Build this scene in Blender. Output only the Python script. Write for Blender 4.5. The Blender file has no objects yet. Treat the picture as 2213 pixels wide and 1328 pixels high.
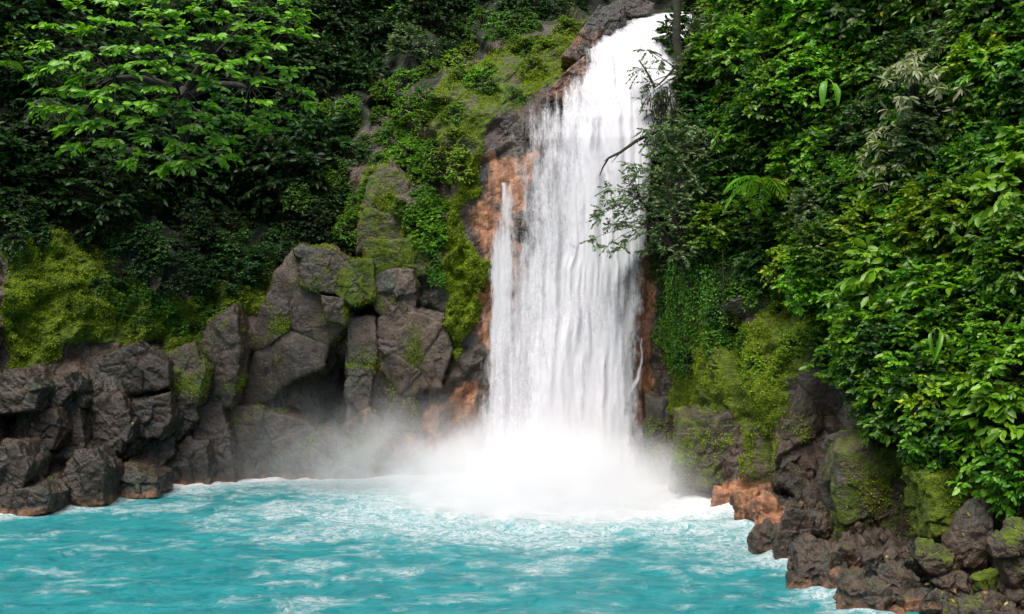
import bpy, bmesh, math
import numpy as np
from mathutils import Vector, Matrix
from mathutils.bvhtree import BVHTree

S = bpy.context.scene
COL = S.collection
R = math.radians

# ------------------------------------------------------------------ camera, sky, sun, exposure
F, CX, CY, CAMZ = 2373.0, 1106.5, 664.0, 8.0
cam = bpy.data.cameras.new('camera')
cam.sensor_width = 36.0
cam.lens = 36.0 * F / 2213.0
cam.clip_end = 2000.0
camo = bpy.data.objects.new('camera', cam)
COL.objects.link(camo)
camo.location = (0, 0, CAMZ)
camo.rotation_euler = (R(90), 0, 0)
S.camera = camo

SUN_EL, SUN_AZ = R(64), R(205)          # high, from behind the viewer, a little from the left
w = bpy.data.worlds.new('World')
S.world = w
w.use_nodes = True
nt = w.node_tree
nt.nodes.clear()
sky = nt.nodes.new('ShaderNodeTexSky')
sky.sky_type = 'NISHITA'
sky.sun_disc = False
sky.sun_elevation = SUN_EL
sky.sun_rotation = SUN_AZ
sky.dust_density = 4.0
sky.air_density = 1.0
sky.ozone_density = 0.6
bg = nt.nodes.new('ShaderNodeBackground')
bg.inputs['Strength'].default_value = 0.10
wo = nt.nodes.new('ShaderNodeOutputWorld')
nt.links.new(sky.outputs[0], bg.inputs[0])
nt.links.new(bg.outputs[0], wo.inputs[0])

sl = bpy.data.lights.new('sun', 'SUN')
sl.energy = 2.3
sl.angle = R(40)
sl.color = (1.0, 0.965, 0.92)
so = bpy.data.objects.new('sun', sl)
COL.objects.link(so)
sd = Vector((math.sin(SUN_AZ) * math.cos(SUN_EL), math.cos(SUN_AZ) * math.cos(SUN_EL), math.sin(SUN_EL)))
so.rotation_euler = sd.to_track_quat('Z', 'Y').to_euler()
so.location = sd * 80

S.view_settings.view_transform = 'Standard'
S.view_settings.look = 'None'
S.view_settings.exposure = 0.9
S.view_settings.gamma = 1.0
S.render.engine = 'CYCLES'
S.cycles.max_bounces = 10
S.cycles.diffuse_bounces = 3
S.cycles.glossy_bounces = 2
S.cycles.transmission_bounces = 3
S.cycles.transparent_max_bounces = 12
S.cycles.volume_bounces = 8
S.cycles.volume_step_rate = 1.0
S.cycles.volume_max_steps = 128
S.cycles.use_denoising = True
S.cycles.caustics_reflective = False
S.cycles.caustics_refractive = False


# ------------------------------------------------------------------ helpers
def P(px, py, Y):
    return np.array([(px - CX) / F * Y, Y, CAMZ - (py - CY) / F * Y])


def WY(py):                                # distance at which the water surface shows at this height
    return CAMZ * F / (py - CY)


def unit(v):
    v = np.asarray(v, float)
    return v / np.maximum(np.linalg.norm(v, axis=-1, keepdims=True), 1e-9)


def sstep(a, b, x):
    t = np.clip((x - a) / (b - a), 0, 1)
    return t * t * (3 - 2 * t)


def hsh(ix, iy, iz, s):
    with np.errstate(over='ignore'):
        h = (ix.astype(np.uint32) * np.uint32(374761393) + iy.astype(np.uint32) * np.uint32(668265263)
             + iz.astype(np.uint32) * np.uint32(2147483647) + np.uint32((s * 974711 + 12345) & 0xffffffff))
        h = (h ^ (h >> np.uint32(13))) * np.uint32(1274126177)
        h = (h ^ (h >> np.uint32(16))) * np.uint32(2246822519)
        h = h ^ (h >> np.uint32(15))
    return h.astype(np.float64) / 4294967295.0


def noise(p, s=0):                         # value noise, about -1..1
    i = np.floor(p).astype(np.int64)
    f = p - i
    f = f * f * f * (f * (f * 6 - 15) + 10)
    r = 0
    for a in (0, 1):
        for b in (0, 1):
            for c in (0, 1):
                wgt = (f[:, 0] if a else 1 - f[:, 0]) * (f[:, 1] if b else 1 - f[:, 1]) * (f[:, 2] if c else 1 - f[:, 2])
                r = r + wgt * hsh(i[:, 0] + a, i[:, 1] + b, i[:, 2] + c, s)
    return r * 2 - 1


def fbm(p, s=0, o=4, g=.5):
    r, a = 0, 1.0
    for k in range(o):
        r = r + a * noise(p * (2.03 ** k) + 17.3 * k, s + k)
        a *= g
    return r


def facets(p, s=0, tilt=.7):               # broken rock: tilted planes in cells; returns height, gap to the next cell
    i = np.floor(p).astype(np.int64)
    d1 = np.full(len(p), 1e9); d2 = d1.copy()
    h = np.zeros(len(p))
    for a in (-1, 0, 1):
        for b in (-1, 0, 1):
            for c in (-1, 0, 1):
                x, y, z = i[:, 0] + a, i[:, 1] + b, i[:, 2] + c
                q = np.stack([x + hsh(x, y, z, s), y + hsh(x, y, z, s + 1), z + hsh(x, y, z, s + 2)], 1)
                e = p - q
                d = np.sqrt((e ** 2).sum(1))
                hh = hsh(x, y, z, s + 3) - .5 + tilt * (e[:, 0] * (hsh(x, y, z, s + 4) - .5) + e[:, 1] * (hsh(x, y, z, s + 5) - .5) + e[:, 2] * (hsh(x, y, z, s + 6) - .5)) * 2
                m = d < d1
                d2 = np.where(m, d1, np.minimum(d2, d))
                h = np.where(m, hh, h)
                d1 = np.where(m, d, d1)
    return h, d2 - d1


def in_poly(x, y, poly):
    r = np.zeros(len(x), bool)
    n = len(poly)
    for k in range(n):
        x1, y1 = poly[k]; x2, y2 = poly[(k + 1) % n]
        c = (y1 > y) != (y2 > y)
        r ^= c & (x < (x2 - x1) * (y - y1) / (y2 - y1 + 1e-12) + x1)
    return r


def mesh_from(name, v, counts, idx, smooth=False):
    me = bpy.data.meshes.new(name)
    v = np.asarray(v, np.float32)
    me.vertices.add(len(v)); me.vertices.foreach_set('co', v.ravel())
    me.loops.add(len(idx)); me.loops.foreach_set('vertex_index', np.asarray(idx, np.int32))
    me.polygons.add(len(counts))
    st = np.concatenate([[0], np.cumsum(counts)[:-1]]).astype(np.int32)
    me.polygons.foreach_set('loop_start', st)
    if smooth:
        me.polygons.foreach_set('use_smooth', np.ones(len(counts), bool))
    me.update(calc_edges=True)
    return me


def grid_mesh(name, V, nu, nv, smooth=True):   # V indexed [u, v]
    a = (np.arange(nu - 1)[:, None] * nv + np.arange(nv - 1)[None, :]).ravel()
    idx = np.stack([a, a + nv, a + nv + 1, a + 1], 1).ravel()
    return mesh_from(name, V, np.full(len(a), 4), idx, smooth)


def attr(me, name, vals):
    a = me.attributes.new(name, 'FLOAT', 'POINT')
    a.data.foreach_set('value', np.asarray(vals, np.float32))


def obj(name, me, mat=None, parent=None, **props):
    o = bpy.data.objects.new(name, me)
    COL.objects.link(o)
    if parent is not None:
        o.parent = parent
    if mat is not None:
        if len(me.materials) == 0:
            me.materials.append(mat)
        if me.materials[0] is not mat:
            o.material_slots[0].link = 'OBJECT'
            o.material_slots[0].material = mat
    for k, x in props.items():
        o[k] = x
    return o


def thing(name, label, cat, loc, group=None, rot=(0, 0, 0), scale=1.0):
    o = bpy.data.objects.new(name, None)
    COL.objects.link(o)
    o.empty_display_size = .2
    o.location = [float(t) for t in loc]; o.rotation_euler = rot
    o.scale = (scale,) * 3 if np.isscalar(scale) else scale
    o['label'] = label; o['category'] = cat
    if group:
        o['group'] = group
    return o


# ------------------------------------------------------------------ materials
class NT:
    def __init__(s, name):
        s.m = bpy.data.materials.new(name); s.m.use_nodes = True
        s.t = s.m.node_tree; s.t.nodes.clear()
        s.out = s.t.nodes.new('ShaderNodeOutputMaterial')

    def n(s, kind, **kw):
        nd = s.t.nodes.new('ShaderNode' + kind)
        for k, v in kw.items():
            setattr(nd, k, v)
        return nd

    def l(s, a, b):
        s.t.links.new(a, b)

    def val(s, x, sock):
        if hasattr(x, 'is_linked') or isinstance(x, bpy.types.NodeSocket):
            s.l(x, sock)
        else:
            sock.default_value = x

    def math(s, op, a, b=0.0, c=None, clamp=False):
        nd = s.n('Math', operation=op, use_clamp=clamp)
        s.val(a, nd.inputs[0]); s.val(b, nd.inputs[1])
        if c is not None:
            s.val(c, nd.inputs[2])
        return nd.outputs[0]

    def mix(s, f, a, b, blend='MIX'):
        nd = s.n('Mix', data_type='RGBA', blend_type=blend)
        s.val(f, nd.inputs[0])
        for x, k in ((a, 6), (b, 7)):
            if isinstance(x, tuple):
                x = x if len(x) == 4 else x + (1,)
            s.val(x, nd.inputs[k])
        return nd.outputs[2]

    def noise(s, vec, scale, detail=4, rough=.55, dist=0.0):
        nd = s.n('TexNoise')
        if vec is not None:
            s.l(vec, nd.inputs['Vector'])
        nd.inputs['Scale'].default_value = scale; nd.inputs['Detail'].default_value = detail
        nd.inputs['Roughness'].default_value = rough; nd.inputs['Distortion'].default_value = dist
        return nd.outputs[0]

    def step(s, x, lo, hi):
        nd = s.n('MapRange', interpolation_type='SMOOTHSTEP')
        s.val(x, nd.inputs[0]); s.val(lo, nd.inputs[1]); s.val(hi, nd.inputs[2])
        return nd.outputs[0]

    def ramp(s, x, stops):
        nd = s.n('ValToRGB')
        while len(nd.color_ramp.elements) < len(stops):
            nd.color_ramp.elements.new(.5)
        for e, (p, c) in zip(nd.color_ramp.elements, stops):
            e.position = p; e.color = c if len(c) == 4 else tuple(c) + (1,)
        s.l(x, nd.inputs[0])
        return nd.outputs[0]

    def attr(s, name):
        return s.n('Attribute', attribute_name=name).outputs['Fac']

    def mapv(s, vec, scale=(1, 1, 1), loc=(0, 0, 0)):
        nd = s.n('Mapping')
        s.l(vec, nd.inputs[0]); nd.inputs['Scale'].default_value = scale; nd.inputs['Location'].default_value = loc
        return nd.outputs[0]


def rock_material(name, base=1.0, warm=0.0, mossy=0.0):
    k = NT(name)
    geo = k.n('NewGeometry')
    pos = geo.outputs['Position']
    n1 = k.noise(pos, .55, 5, .6)
    n2 = k.noise(pos, 3.2, 6, .65)
    n3 = k.noise(pos, 22.0, 4, .7)
    a = tuple(c * base for c in (.019, .015, .010)); b = tuple(c * base for c in (.160, .104, .066))
    mixv = k.math('ADD', k.math('MULTIPLY', n1, .75), k.math('MULTIPLY', n2, .45))
    col = k.ramp(mixv, [(.38, a), (.62, tuple((x + y) / 2 for x, y in zip(a, b))), (.85, b)])
    # reddish and greenish mineral films
    nr = k.noise(k.mapv(pos, (1, 1, .35), (5, 3, 1)), .6, 4, .6)
    col = k.mix(k.math('MULTIPLY', k.step(nr, .58, .74), .40), col, tuple(c * base for c in (.120, .058, .046)))
    ng = k.noise(k.mapv(pos, (1, 1, .3), (1, 13, 7)), .8, 4, .6)
    col = k.mix(k.math('MULTIPLY', k.step(ng, .48, .66), .7), col, tuple(c * base for c in (.034, .050, .034)))
    # pale lichen specks
    col = k.mix(k.math('MULTIPLY', k.step(n3, .64, .74), .35), col, tuple(c * base for c in (.24, .21, .19)))
    # vertical seep streaks, dark
    seep = k.noise(k.mapv(pos, (2.2, 2.2, .12)), 1.0, 3, .6)
    col = k.mix(k.math('MULTIPLY', k.step(seep, .52, .7), .55), col, tuple(c * base for c in (.022, .020, .019)))
    # iron orange: painted zones and a band at the waterline
    orn = k.noise(pos, 1.4, 5, .65)
    sep = k.n('SeparateXYZ'); k.l(pos, sep.inputs[0])
    band = k.step(k.math('ADD', sep.outputs[2], k.math('MULTIPLY', k.math('SUBTRACT', orn, .5), 1.0)), .42, .05)
    oat = k.math('ADD', k.attr('orange'), k.math('MULTIPLY', k.math('SUBTRACT', orn, .5), 1.1))
    strk = k.noise(k.mapv(pos, (2.6, 2.6, .28), (4, 4, 9)), 1.3, 5, .65)
    oat = k.math('ADD', oat, k.math('MULTIPLY', k.math('SUBTRACT', strk, .5), 1.5))
    om = k.math('MAXIMUM', k.math('MULTIPLY', k.step(oat, .30, .75), .92), k.math('MULTIPLY', band, .6))
    ocol = k.ramp(k.noise(k.mapv(pos, (2, 2, .4)), 1.5, 5, .7), [(.33, (.075, .040, .026)), (.47, (.27, .115, .052)), (.60, (.44, .200, .090)), (.76, (.50, .32, .21))])
    col = k.mix(om, col, ocol)
    # moss film
    mn = k.math('ADD', k.math('MULTIPLY', k.noise(pos, 1.1, 5, .65), .7), k.math('MULTIPLY', k.noise(pos, 7.0, 3, .6), .35))
    seps = k.n('SeparateXYZ'); k.l(geo.outputs['Normal'], seps.inputs[0])
    mat_ = k.math('ADD', k.attr('moss'), k.math('MULTIPLY', k.math('ADD', seps.outputs[2], .1), mossy))
    mm = k.step(k.math('ADD', mat_, k.math('MULTIPLY', k.math('SUBTRACT', mn, .5), 1.4)), .38, .62)
    mcol = k.ramp(k.noise(pos, 2.6, 5, .7), [(.3, (.026, .050, .002)), (.5, (.095, .148, .003)), (.72, (.20, .27, .005))])
    col = k.mix(mm, col, mcol)
    # leaf mould and earth under the plants, coloured darker to paint shade into leaf gaps
    dk = k.step(k.attr('soil_shade'), .3, .7)
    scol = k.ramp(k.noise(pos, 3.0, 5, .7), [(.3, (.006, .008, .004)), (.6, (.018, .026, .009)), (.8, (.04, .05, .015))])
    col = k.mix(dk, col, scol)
    rough = k.ramp(n2, [(.3, (.14,) * 3), (.7, (.42,) * 3)])
    rough = k.mix(k.math('MAXIMUM', mm, dk), rough, (.95, .95, .95))
    bs = k.n('BsdfPrincipled')
    k.l(col, bs.inputs['Base Color']); k.l(rough, bs.inputs['Roughness'])
    bs.inputs['Specular IOR Level'].default_value = .55
    hgt = k.math('ADD', k.math('MULTIPLY', n2, .6), k.math('ADD', k.math('MULTIPLY', n3, .22), k.math('MULTIPLY', k.noise(pos, 9, 5, .65), .4)))
    hgt = k.math('ADD', hgt, k.math('MULTIPLY', mm, k.math('MULTIPLY', k.noise(pos, 30, 2, .6), .8)))
    bp = k.n('Bump'); bp.inputs['Strength'].default_value = 1.0; bp.inputs['Distance'].default_value = .13
    k.l(hgt, bp.inputs['Height']); k.l(bp.outputs[0], bs.inputs['Normal'])
    k.l(bs.outputs[0], k.out.inputs[0])
    return k.m


def leaf_material(name, dark, mid, light, rough=.36, trans=.28, odd=None, oddat=.97, spec=.36):
    k = NT(name)
    geo = k.n('NewGeometry'); oi = k.n('ObjectInfo')
    rv = k.math('ADD', k.math('MULTIPLY', geo.outputs['Random Per Island'], .8), k.math('MULTIPLY', oi.outputs['Random'], .2))
    stops = [(.0, dark), (.45, mid), (.9, light)]
    col = k.ramp(rv, stops)
    if odd:
        col = k.mix(k.math('GREATER_THAN', geo.outputs['Random Per Island'], oddat), col, odd)
    hs = k.n('HueSaturation')
    k.l(col, hs.inputs['Color'])
    k.l(k.math('ADD', .485, k.math('MULTIPLY', oi.outputs['Random'], .03)), hs.inputs['Hue'])
    k.l(k.math('ADD', .78, k.math('MULTIPLY', oi.outputs['Random'], .44)), hs.inputs['Value'])
    bs = k.n('BsdfPrincipled')
    k.l(hs.outputs[0], bs.inputs['Base Color'])
    bs.inputs['Roughness'].default_value = rough
    bs.inputs['Specular IOR Level'].default_value = spec
    tr = k.n('BsdfTranslucent')
    br = k.mix(1.0, hs.outputs[0], (1.25, 1.35, .5), 'MULTIPLY')
    k.l(br, tr.inputs[0])
    mx = k.n('MixShader'); mx.inputs[0].default_value = trans
    k.l(bs.outputs[0], mx.inputs[1]); k.l(tr.outputs[0], mx.inputs[2])
    k.l(mx.outputs[0], k.out.inputs[0])
    return k.m


def bark_material(name, a, b):
    k = NT(name)
    pos = k.n('NewGeometry').outputs['Position']
    col = k.ramp(k.noise(pos, 5, 5, .7), [(.35, a), (.65, b)])
    bs = k.n('BsdfPrincipled'); k.l(col, bs.inputs['Base Color']); bs.inputs['Roughness'].default_value = .85
    bp = k.n('Bump'); bp.inputs['Strength'].default_value = .6; bp.inputs['Distance'].default_value = .05
    k.l(k.noise(pos, 18, 4, .7), bp.inputs['Height']); k.l(bp.outputs[0], bs.inputs['Normal'])
    k.l(bs.outputs[0], k.out.inputs[0])
    return k.m


M_ROCK = rock_material('cliff_rock', .74)
M_WET = rock_material('wet_rock', .64, mossy=.22)
M_BLOCK = rock_material('dry_rock', .9, mossy=.12)
M_DARKROCK = rock_material('shade_painted_wet_rock', .44, mossy=.30)  # base darkened for wetness and to paint in the left bank's shade
M_BRIGHT = leaf_material('bright_leaf', (.045, .140, .006), (.115, .285, .010), (.22, .42, .028), odd=(.30, .34, .02, 1), oddat=.985)
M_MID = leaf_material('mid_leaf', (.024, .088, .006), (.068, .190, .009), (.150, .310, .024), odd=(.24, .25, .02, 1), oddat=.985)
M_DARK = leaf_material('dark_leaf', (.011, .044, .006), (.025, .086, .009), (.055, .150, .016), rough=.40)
M_PAINTED_SHADE = leaf_material('painted_shade_leaf', (.006, .026, .005), (.014, .050, .008), (.034, .095, .014), rough=.5, spec=.3)  # leaf green darkened to paint in the shade under and behind the tree
M_YEL = leaf_material('yellow_green_leaf', (.07, .16, .005), (.16, .29, .008), (.27, .38, .015), odd=(.40, .34, .02, 1), oddat=.96)
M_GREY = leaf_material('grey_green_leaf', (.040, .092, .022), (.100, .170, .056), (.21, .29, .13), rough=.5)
M_PALE = leaf_material('pale_leaf', (.12, .17, .07), (.24, .28, .14), (.40, .40, .26), rough=.5)
M_MOSSL = leaf_material('moss_tuft', (.058, .100, .002), (.170, .258, .003), (.35, .45, .008), rough=.8, trans=.35)
M_BARK = bark_material('bark', (.014, .012, .009), (.045, .038, .026))
M_MBARK = bark_material('mossy_bark', (.012, .010, .007), (.042, .045, .013))

# ------------------------------------------------------------------ cliff
ZL = np.array([-2.5, 0, 3, 6, 9, 12, 15, 17, 18.5, 20.6, 23.0, 23.7, 27, 36])
CP = [  # x, y of the foot, then how far the face lies back at each height of ZL
    (-42, 14, [0, 0, .5, 1, 2.5, 4, 6, 7, 8, 9, 10.5, 11, 14, 21]),
    (-28, 32, [0, 0, .5, 1, 2.5, 4, 6, 7, 8, 9, 10.5, 11, 14, 21]),
    (-20.8, 42.3, [-.4, 0, .9, 1.6, 2.6, 3.8, 5.2, 6.3, 7.2, 8.2, 9.4, 10, 13, 20]),
    (-17.2, 46.8, [-.3, 0, .9, 1.5, 2.2, 3.2, 4.6, 5.6, 6.6, 7.7, 8.9, 9.5, 12.5, 19]),
    (-13.9, 49.8, [-.2, 0, .5, 1.2, 1.9, 2.8, 4, 5, 6, 7.2, 8.4, 9, 12, 19]),
    (-9.8, 51.4, [0, 0, .2, .5, 1.2, 2.2, 3.2, 4.3, 5.4, 6.6, 8, 8.6, 12, 19]),
    (-5.8, 51.8, [0, 0, .3, .4, .8, 1.4, 2.2, 3.2, 4.6, 6, 7.4, 8.2, 12, 19]),
    (-2.2, 51.6, [0, 0, .1, .2, .5, .8, 1.1, 1.7, 3.4, 5.2, 7.0, 8.0, 12, 19]),
    (1.2, 51.4, [0, 0, .1, .2, .4, .6, .9, 1.3, 3.0, 4.6, 6.2, 7.4, 12, 19]),
    (4.6, 51.2, [0, 0, .1, .2, .4, .6, .9, 1.4, 2.6, 4.2, 6.4, 18, 22, 28]),
    (6.6, 50.2, [0, 0, .1, .2, .4, .6, .9, 1.2, 1.8, 2.6, 3.6, 4.2, 8, 14]),
    (7.7, 48.0, [0, 0, .1, .3, .6, 1, 1.6, 2.1, 2.5, 3, 3.6, 4, 7, 13]),
    (8.9, 45.2, [0, 0, .2, .5, 1, 1.6, 2.4, 3, 3.6, 4.2, 4.9, 5.2, 8, 14]),
    (9.8, 41.8, [0, 0, .3, .7, 1.4, 2.2, 3.2, 4, 4.6, 5.3, 6, 6.4, 9, 15]),
    (10.4, 38.2, [0, 0, .3, .8, 1.6, 2.6, 3.7, 4.5, 5.2, 6, 6.7, 7.2, 10, 16]),
    (11.5, 34.4, [0, 0, .4, .9, 1.8, 2.9, 4.1, 5, 5.7, 6.5, 7.3, 7.8, 10.5, 16]),
    (13.0, 30.5, [0, 0, .5, 1.1, 2.0, 3.1, 4.3, 5.2, 6, 6.8, 7.6, 8.1, 11, 17]),
    (15.2, 24.5, [0, 0, .5, 1.1, 2.0, 3.1, 4.3, 5.2, 6, 6.8, 7.6, 8.1, 11, 17]),
    (19, 12, [0, 0, .5, 1.1, 2.0, 3.1, 4.3, 5.2, 6, 6.8, 7.6, 8.1, 11, 17]),
]
YF_Z = np.array([-1, 0, 8, 14, 15.6, 16.6, 17.5, 18.6, 20.6, 22.4, 23.2, 23.8])      # the falls' own path, height -> distance
YF_Y = np.array([48.9, 48.9, 49.2, 49.5, 49.68, 49.95, 50.4, 51.3, 53.4, 55.6, 57.2, 61.0])


def Yfall(z):
    return np.interp(z, YF_Z, YF_Y)


def catmull(pts, n):
    pts = np.asarray(pts, float)
    m = len(pts)
    t = np.linspace(0, m - 1, n)
    i = np.clip(t.astype(int), 0, m - 2)
    f = (t - i)[:, None]
    g = lambda j: pts[np.clip(j, 0, m - 1)]
    a, b, c, d = g(i - 1), g(i), g(i + 1), g(i + 2)
    return .5 * ((2 * b) + (c - a) * f + (2 * a - 5 * b + 4 * c - d) * f ** 2 + (3 * b - a - 3 * c + d) * f ** 3)


MOSS = [
    ([(0, 540), (120, 500), (300, 590), (480, 680), (495, 760), (470, 900), (430, 930), (380, 860), (340, 760), (230, 745), (150, 745), (60, 860), (0, 890)], 1.0),
    ([(445, 400), (530, 400), (515, 650), (455, 650)], .62),
    ([(500, 690), (570, 560), (640, 540), (640, 600), (580, 690)], 1.0),
    ([(720, 540), (770, 390), (830, 340), (875, 400), (885, 540), (905, 600), (800, 590), (770, 660), (725, 650)], 1.0),
    ([(955, 640), (985, 340), (1022, 325), (1015, 520), (1046, 565), (1025, 700), (970, 800), (950, 700)], 1.3),
    ([(890, 240), (950, 150), (1100, 90), (1250, 10), (1300, 40), (1210, 190), (1060, 280), (1030, 330), (960, 300)], .52),
    ([(1405, 560), (1500, 660), (1560, 740), (1660, 620), (1750, 600), (1800, 690), (1745, 830), (1700, 930), (1640, 900), (1560, 930), (1480, 940), (1430, 850)], .66),
    ([(1815, 985), (1900, 880), (2010, 890), (2020, 1010), (1900, 1000)], 1.0),
    ([(1980, 1050), (2213, 1040), (2213, 1160), (2100, 1130), (2000, 1140)], .7),
    ([(1840, 1040), (1900, 1040), (1920, 1180), (1850, 1180)], .6), ([(1600, 900), (1700, 900), (1700, 1060), (1600, 1040)], .45), ([(1930, 1020), (2213, 1020), (2213, 1230), (1960, 1180)], .5),
    ([(600, 660), (645, 600), (640, 700), (610, 715)], .8),
]
ORNG = [
    ([(1175, 205), (1255, 110), (1290, 60), (1330, 60), (1300, 190), (1240, 220)], .8),
    ([(1038, 335), (1150, 335), (1150, 460), (1050, 470)], .72),
    ([(1035, 430), (1120, 440), (1120, 760), (1035, 740)], .68),
    ([(1290, 480), (1405, 500), (1408, 1000), (1290, 1030)], 1.0),
    ([(865, 870), (960, 870), (1045, 820), (1045, 980), (865, 970)], .75),
    ([(800, 920), (900, 930), (900, 1010), (790, 1010)], .4),
    ([(1470, 1050), (1680, 1040), (1680, 1150), (1470, 1110)], .9),
]
SOIL_SHADE = [
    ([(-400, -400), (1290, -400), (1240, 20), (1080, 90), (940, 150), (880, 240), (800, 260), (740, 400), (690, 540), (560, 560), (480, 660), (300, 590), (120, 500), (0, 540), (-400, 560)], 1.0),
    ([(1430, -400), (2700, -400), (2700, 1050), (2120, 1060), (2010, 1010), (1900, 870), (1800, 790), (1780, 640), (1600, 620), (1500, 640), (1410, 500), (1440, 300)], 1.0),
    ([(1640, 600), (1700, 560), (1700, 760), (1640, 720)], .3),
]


def zones(V, polys, s, wob):
    px = CX + V[:, 0] / V[:, 1] * F
    py = CY - (V[:, 2] - CAMZ) / V[:, 1] * F
    ok = V[:, 1] > 5
    wx = px + wob * fbm(V * .5, s, 4); wy = py + wob * fbm(V * .5 + 31, s + 9, 4)
    r = np.zeros(len(V))
    for poly, a in polys:
        r = np.maximum(r, np.where(ok & in_poly(wx, wy, poly), a, 0))
    return r


def blur(A, n):
    for _ in range(n):
        A = (A + np.roll(A, 1, 0) + np.roll(A, -1, 0) + np.roll(A, 1, 1) + np.roll(A, -1, 1)) / 5
    return A


def build_cliff():
    nu = 900
    fine = catmull([(a, b) for a, b, _ in CP], 6000)
    prof = catmull([c for _, _, c in CP], 6000)
    seg = np.linalg.norm(np.diff(fine, axis=0), axis=1)
    arc = np.concatenate([[0], np.cumsum(seg)])
    # denser columns where the picture looks
    wgt = np.where((fine[:-1, 0] > -24) & (fine[:-1, 1] > 26), 1.0, .25) * seg
    wc = np.concatenate([[0], np.cumsum(wgt)])
    tt = np.interp(np.linspace(0, wc[-1], nu), wc, np.arange(6000))
    base = np.stack([np.interp(tt, np.arange(6000), fine[:, k]) for k in (0, 1)], 1)
    pr = np.stack([np.interp(tt, np.arange(6000), prof[:, k]) for k in range(len(ZL))], 1)
    tan = np.gradient(base, axis=0)
    for _ in range(900):
        tan[1:-1] = (tan[:-2] + tan[1:-1] * 2 + tan[2:]) / 4
    tan = unit(tan)
    nrm = np.stack([tan[:, 1], -tan[:, 0]], 1)          # towards the pool
    z = np.concatenate([np.linspace(-2.0, 23, 290), np.linspace(23.3, 36, 40)])
    nv = len(z)
    V = np.zeros((nu, nv, 3))
    for i in range(nu):
        sb = np.interp(z, ZL, pr[i])
        V[i, :, :2] = base[i] - nrm[i] * sb[:, None]
        V[i, :, 2] = z
    N = np.zeros_like(V); N[:, :, :2] = nrm[:, None, :]; N[:, :, 2] = .25
    N = unit(N)
    Vf = V.reshape(-1, 3).copy()
    h = 1.6 * fbm(Vf * .13, 3, 3)
    for sc, am, sd_, cr in ((.30, 1.15, 11, .25), (.75, .42, 23, .16), (1.9, .14, 37, .07)):
        q = Vf * sc + .35 * np.stack([noise(Vf * sc * .8, sd_ + 50 + k) for k in range(3)], 1)
        q[:, 2] *= .75
        f, g = facets(q, sd_)
        h += am * f * 1.2 - cr * np.exp(-g / .07)
    h = blur(h.reshape(nu, nv), 2).ravel()
    h += .10 * fbm(Vf * 1.7, 5, 5, .6)
    x, y, zz = Vf.T
    falls = sstep(-3.0, -.8, x) * sstep(8.6, 6.8, x) * (y > 45)
    h *= 1 - .55 * falls
    Vd = Vf + N.reshape(-1, 3) * h[:, None]
    # the river has cut its own bed behind the falling water
    m = (Vd[:, 0] > -1.6) & (Vd[:, 0] < 8.5) & (Vd[:, 1] > 44)
    wbed = sstep(-1.9, -.9, Vd[:, 0]) * sstep(8.9, 6.4 + 2.4 * sstep(15, 21, Vd[:, 2]), Vd[:, 0])
    tgt = Yfall(Vd[:, 2]) + .45 + .25 * fbm(Vd * .9, 8, 4)
    Vd[:, 1] = np.where(m & (Vd[:, 1] < tgt), Vd[:, 1] + wbed * (tgt - Vd[:, 1]), Vd[:, 1])
    # the hollow under the leaning slab
    for (px, py, rx, rz, dep) in ((705, 865, 1.05, 2.1, 1.6), (850, 850, 1.0, 1.1, .9), (765, 700, .7, .5, .5)):
        c = P(px, py, 51.0)
        d = np.exp(-(((Vd[:, 0] - c[0]) / rx) ** 2 + ((Vd[:, 2] - c[2]) / rz) ** 2) ** 1.5)
        Vd[:, 1] += np.where(Vd[:, 1] > 47, dep * d, 0)
    mo0 = blur(zones(Vd, MOSS, 61, 26).reshape(nu, nv), 4).ravel()
    cush = np.abs(fbm(Vd * 1.6, 55, 3)) ; cush = mo0 * (.30 * (1 - cush) + .10 * fbm(Vd * 4.2, 56, 3))
    Vd = Vd + N.reshape(-1, 3) * cush[:, None]
    me = grid_mesh('cliff', Vd, nu, nv)
    mo = blur(zones(Vd, MOSS, 61, 26).reshape(nu, nv), 3).ravel()
    og = blur(zones(Vd, ORNG, 71, 22).reshape(nu, nv), 4).ravel()
    so_ = blur(zones(Vd, SOIL_SHADE, 81, 30).reshape(nu, nv), 3).ravel()
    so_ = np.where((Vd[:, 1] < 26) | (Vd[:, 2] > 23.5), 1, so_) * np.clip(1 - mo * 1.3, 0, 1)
    attr(me, 'moss', mo); attr(me, 'orange', og); attr(me, 'soil_shade', so_)
    me.polygons.foreach_set('use_smooth', np.zeros(len(me.polygons), bool))
    me.shade_smooth() if False else None
    o = obj('cliff', me, M_ROCK, kind='structure')
    return o, Vd, mo


cliff, CV, CMOSS = build_cliff()
BVH = BVHTree.FromPolygons([tuple(v) for v in CV], [tuple(p.vertices) for p in cliff.data.polygons])
CN = np.zeros((len(CV), 3), np.float32)
cliff.data.vertices.foreach_get('normal', CN.ravel()) if False else None
_nb = np.empty(len(CV) * 3, np.float32); cliff.data.vertices.foreach_get('normal', _nb); CN = _nb.reshape(-1, 3).astype(float)
if CN[:, 1].mean() > 0:
    cliff.data.flip_normals(); CN = -CN


def hit(px, py, default=45.0):
    d = Vector(((px - CX) / F, 1.0, -(py - CY) / F)).normalized()
    loc, nor, _, _ = BVH.ray_cast(Vector((0, 0, CAMZ)), d)
    if loc is None:
        return P(px, py, default), np.array([0, -1., 0])
    nor = np.array(nor)
    if np.dot(nor, np.array(d)) > 0:
        nor = -nor
    return np.array(loc), nor


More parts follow.
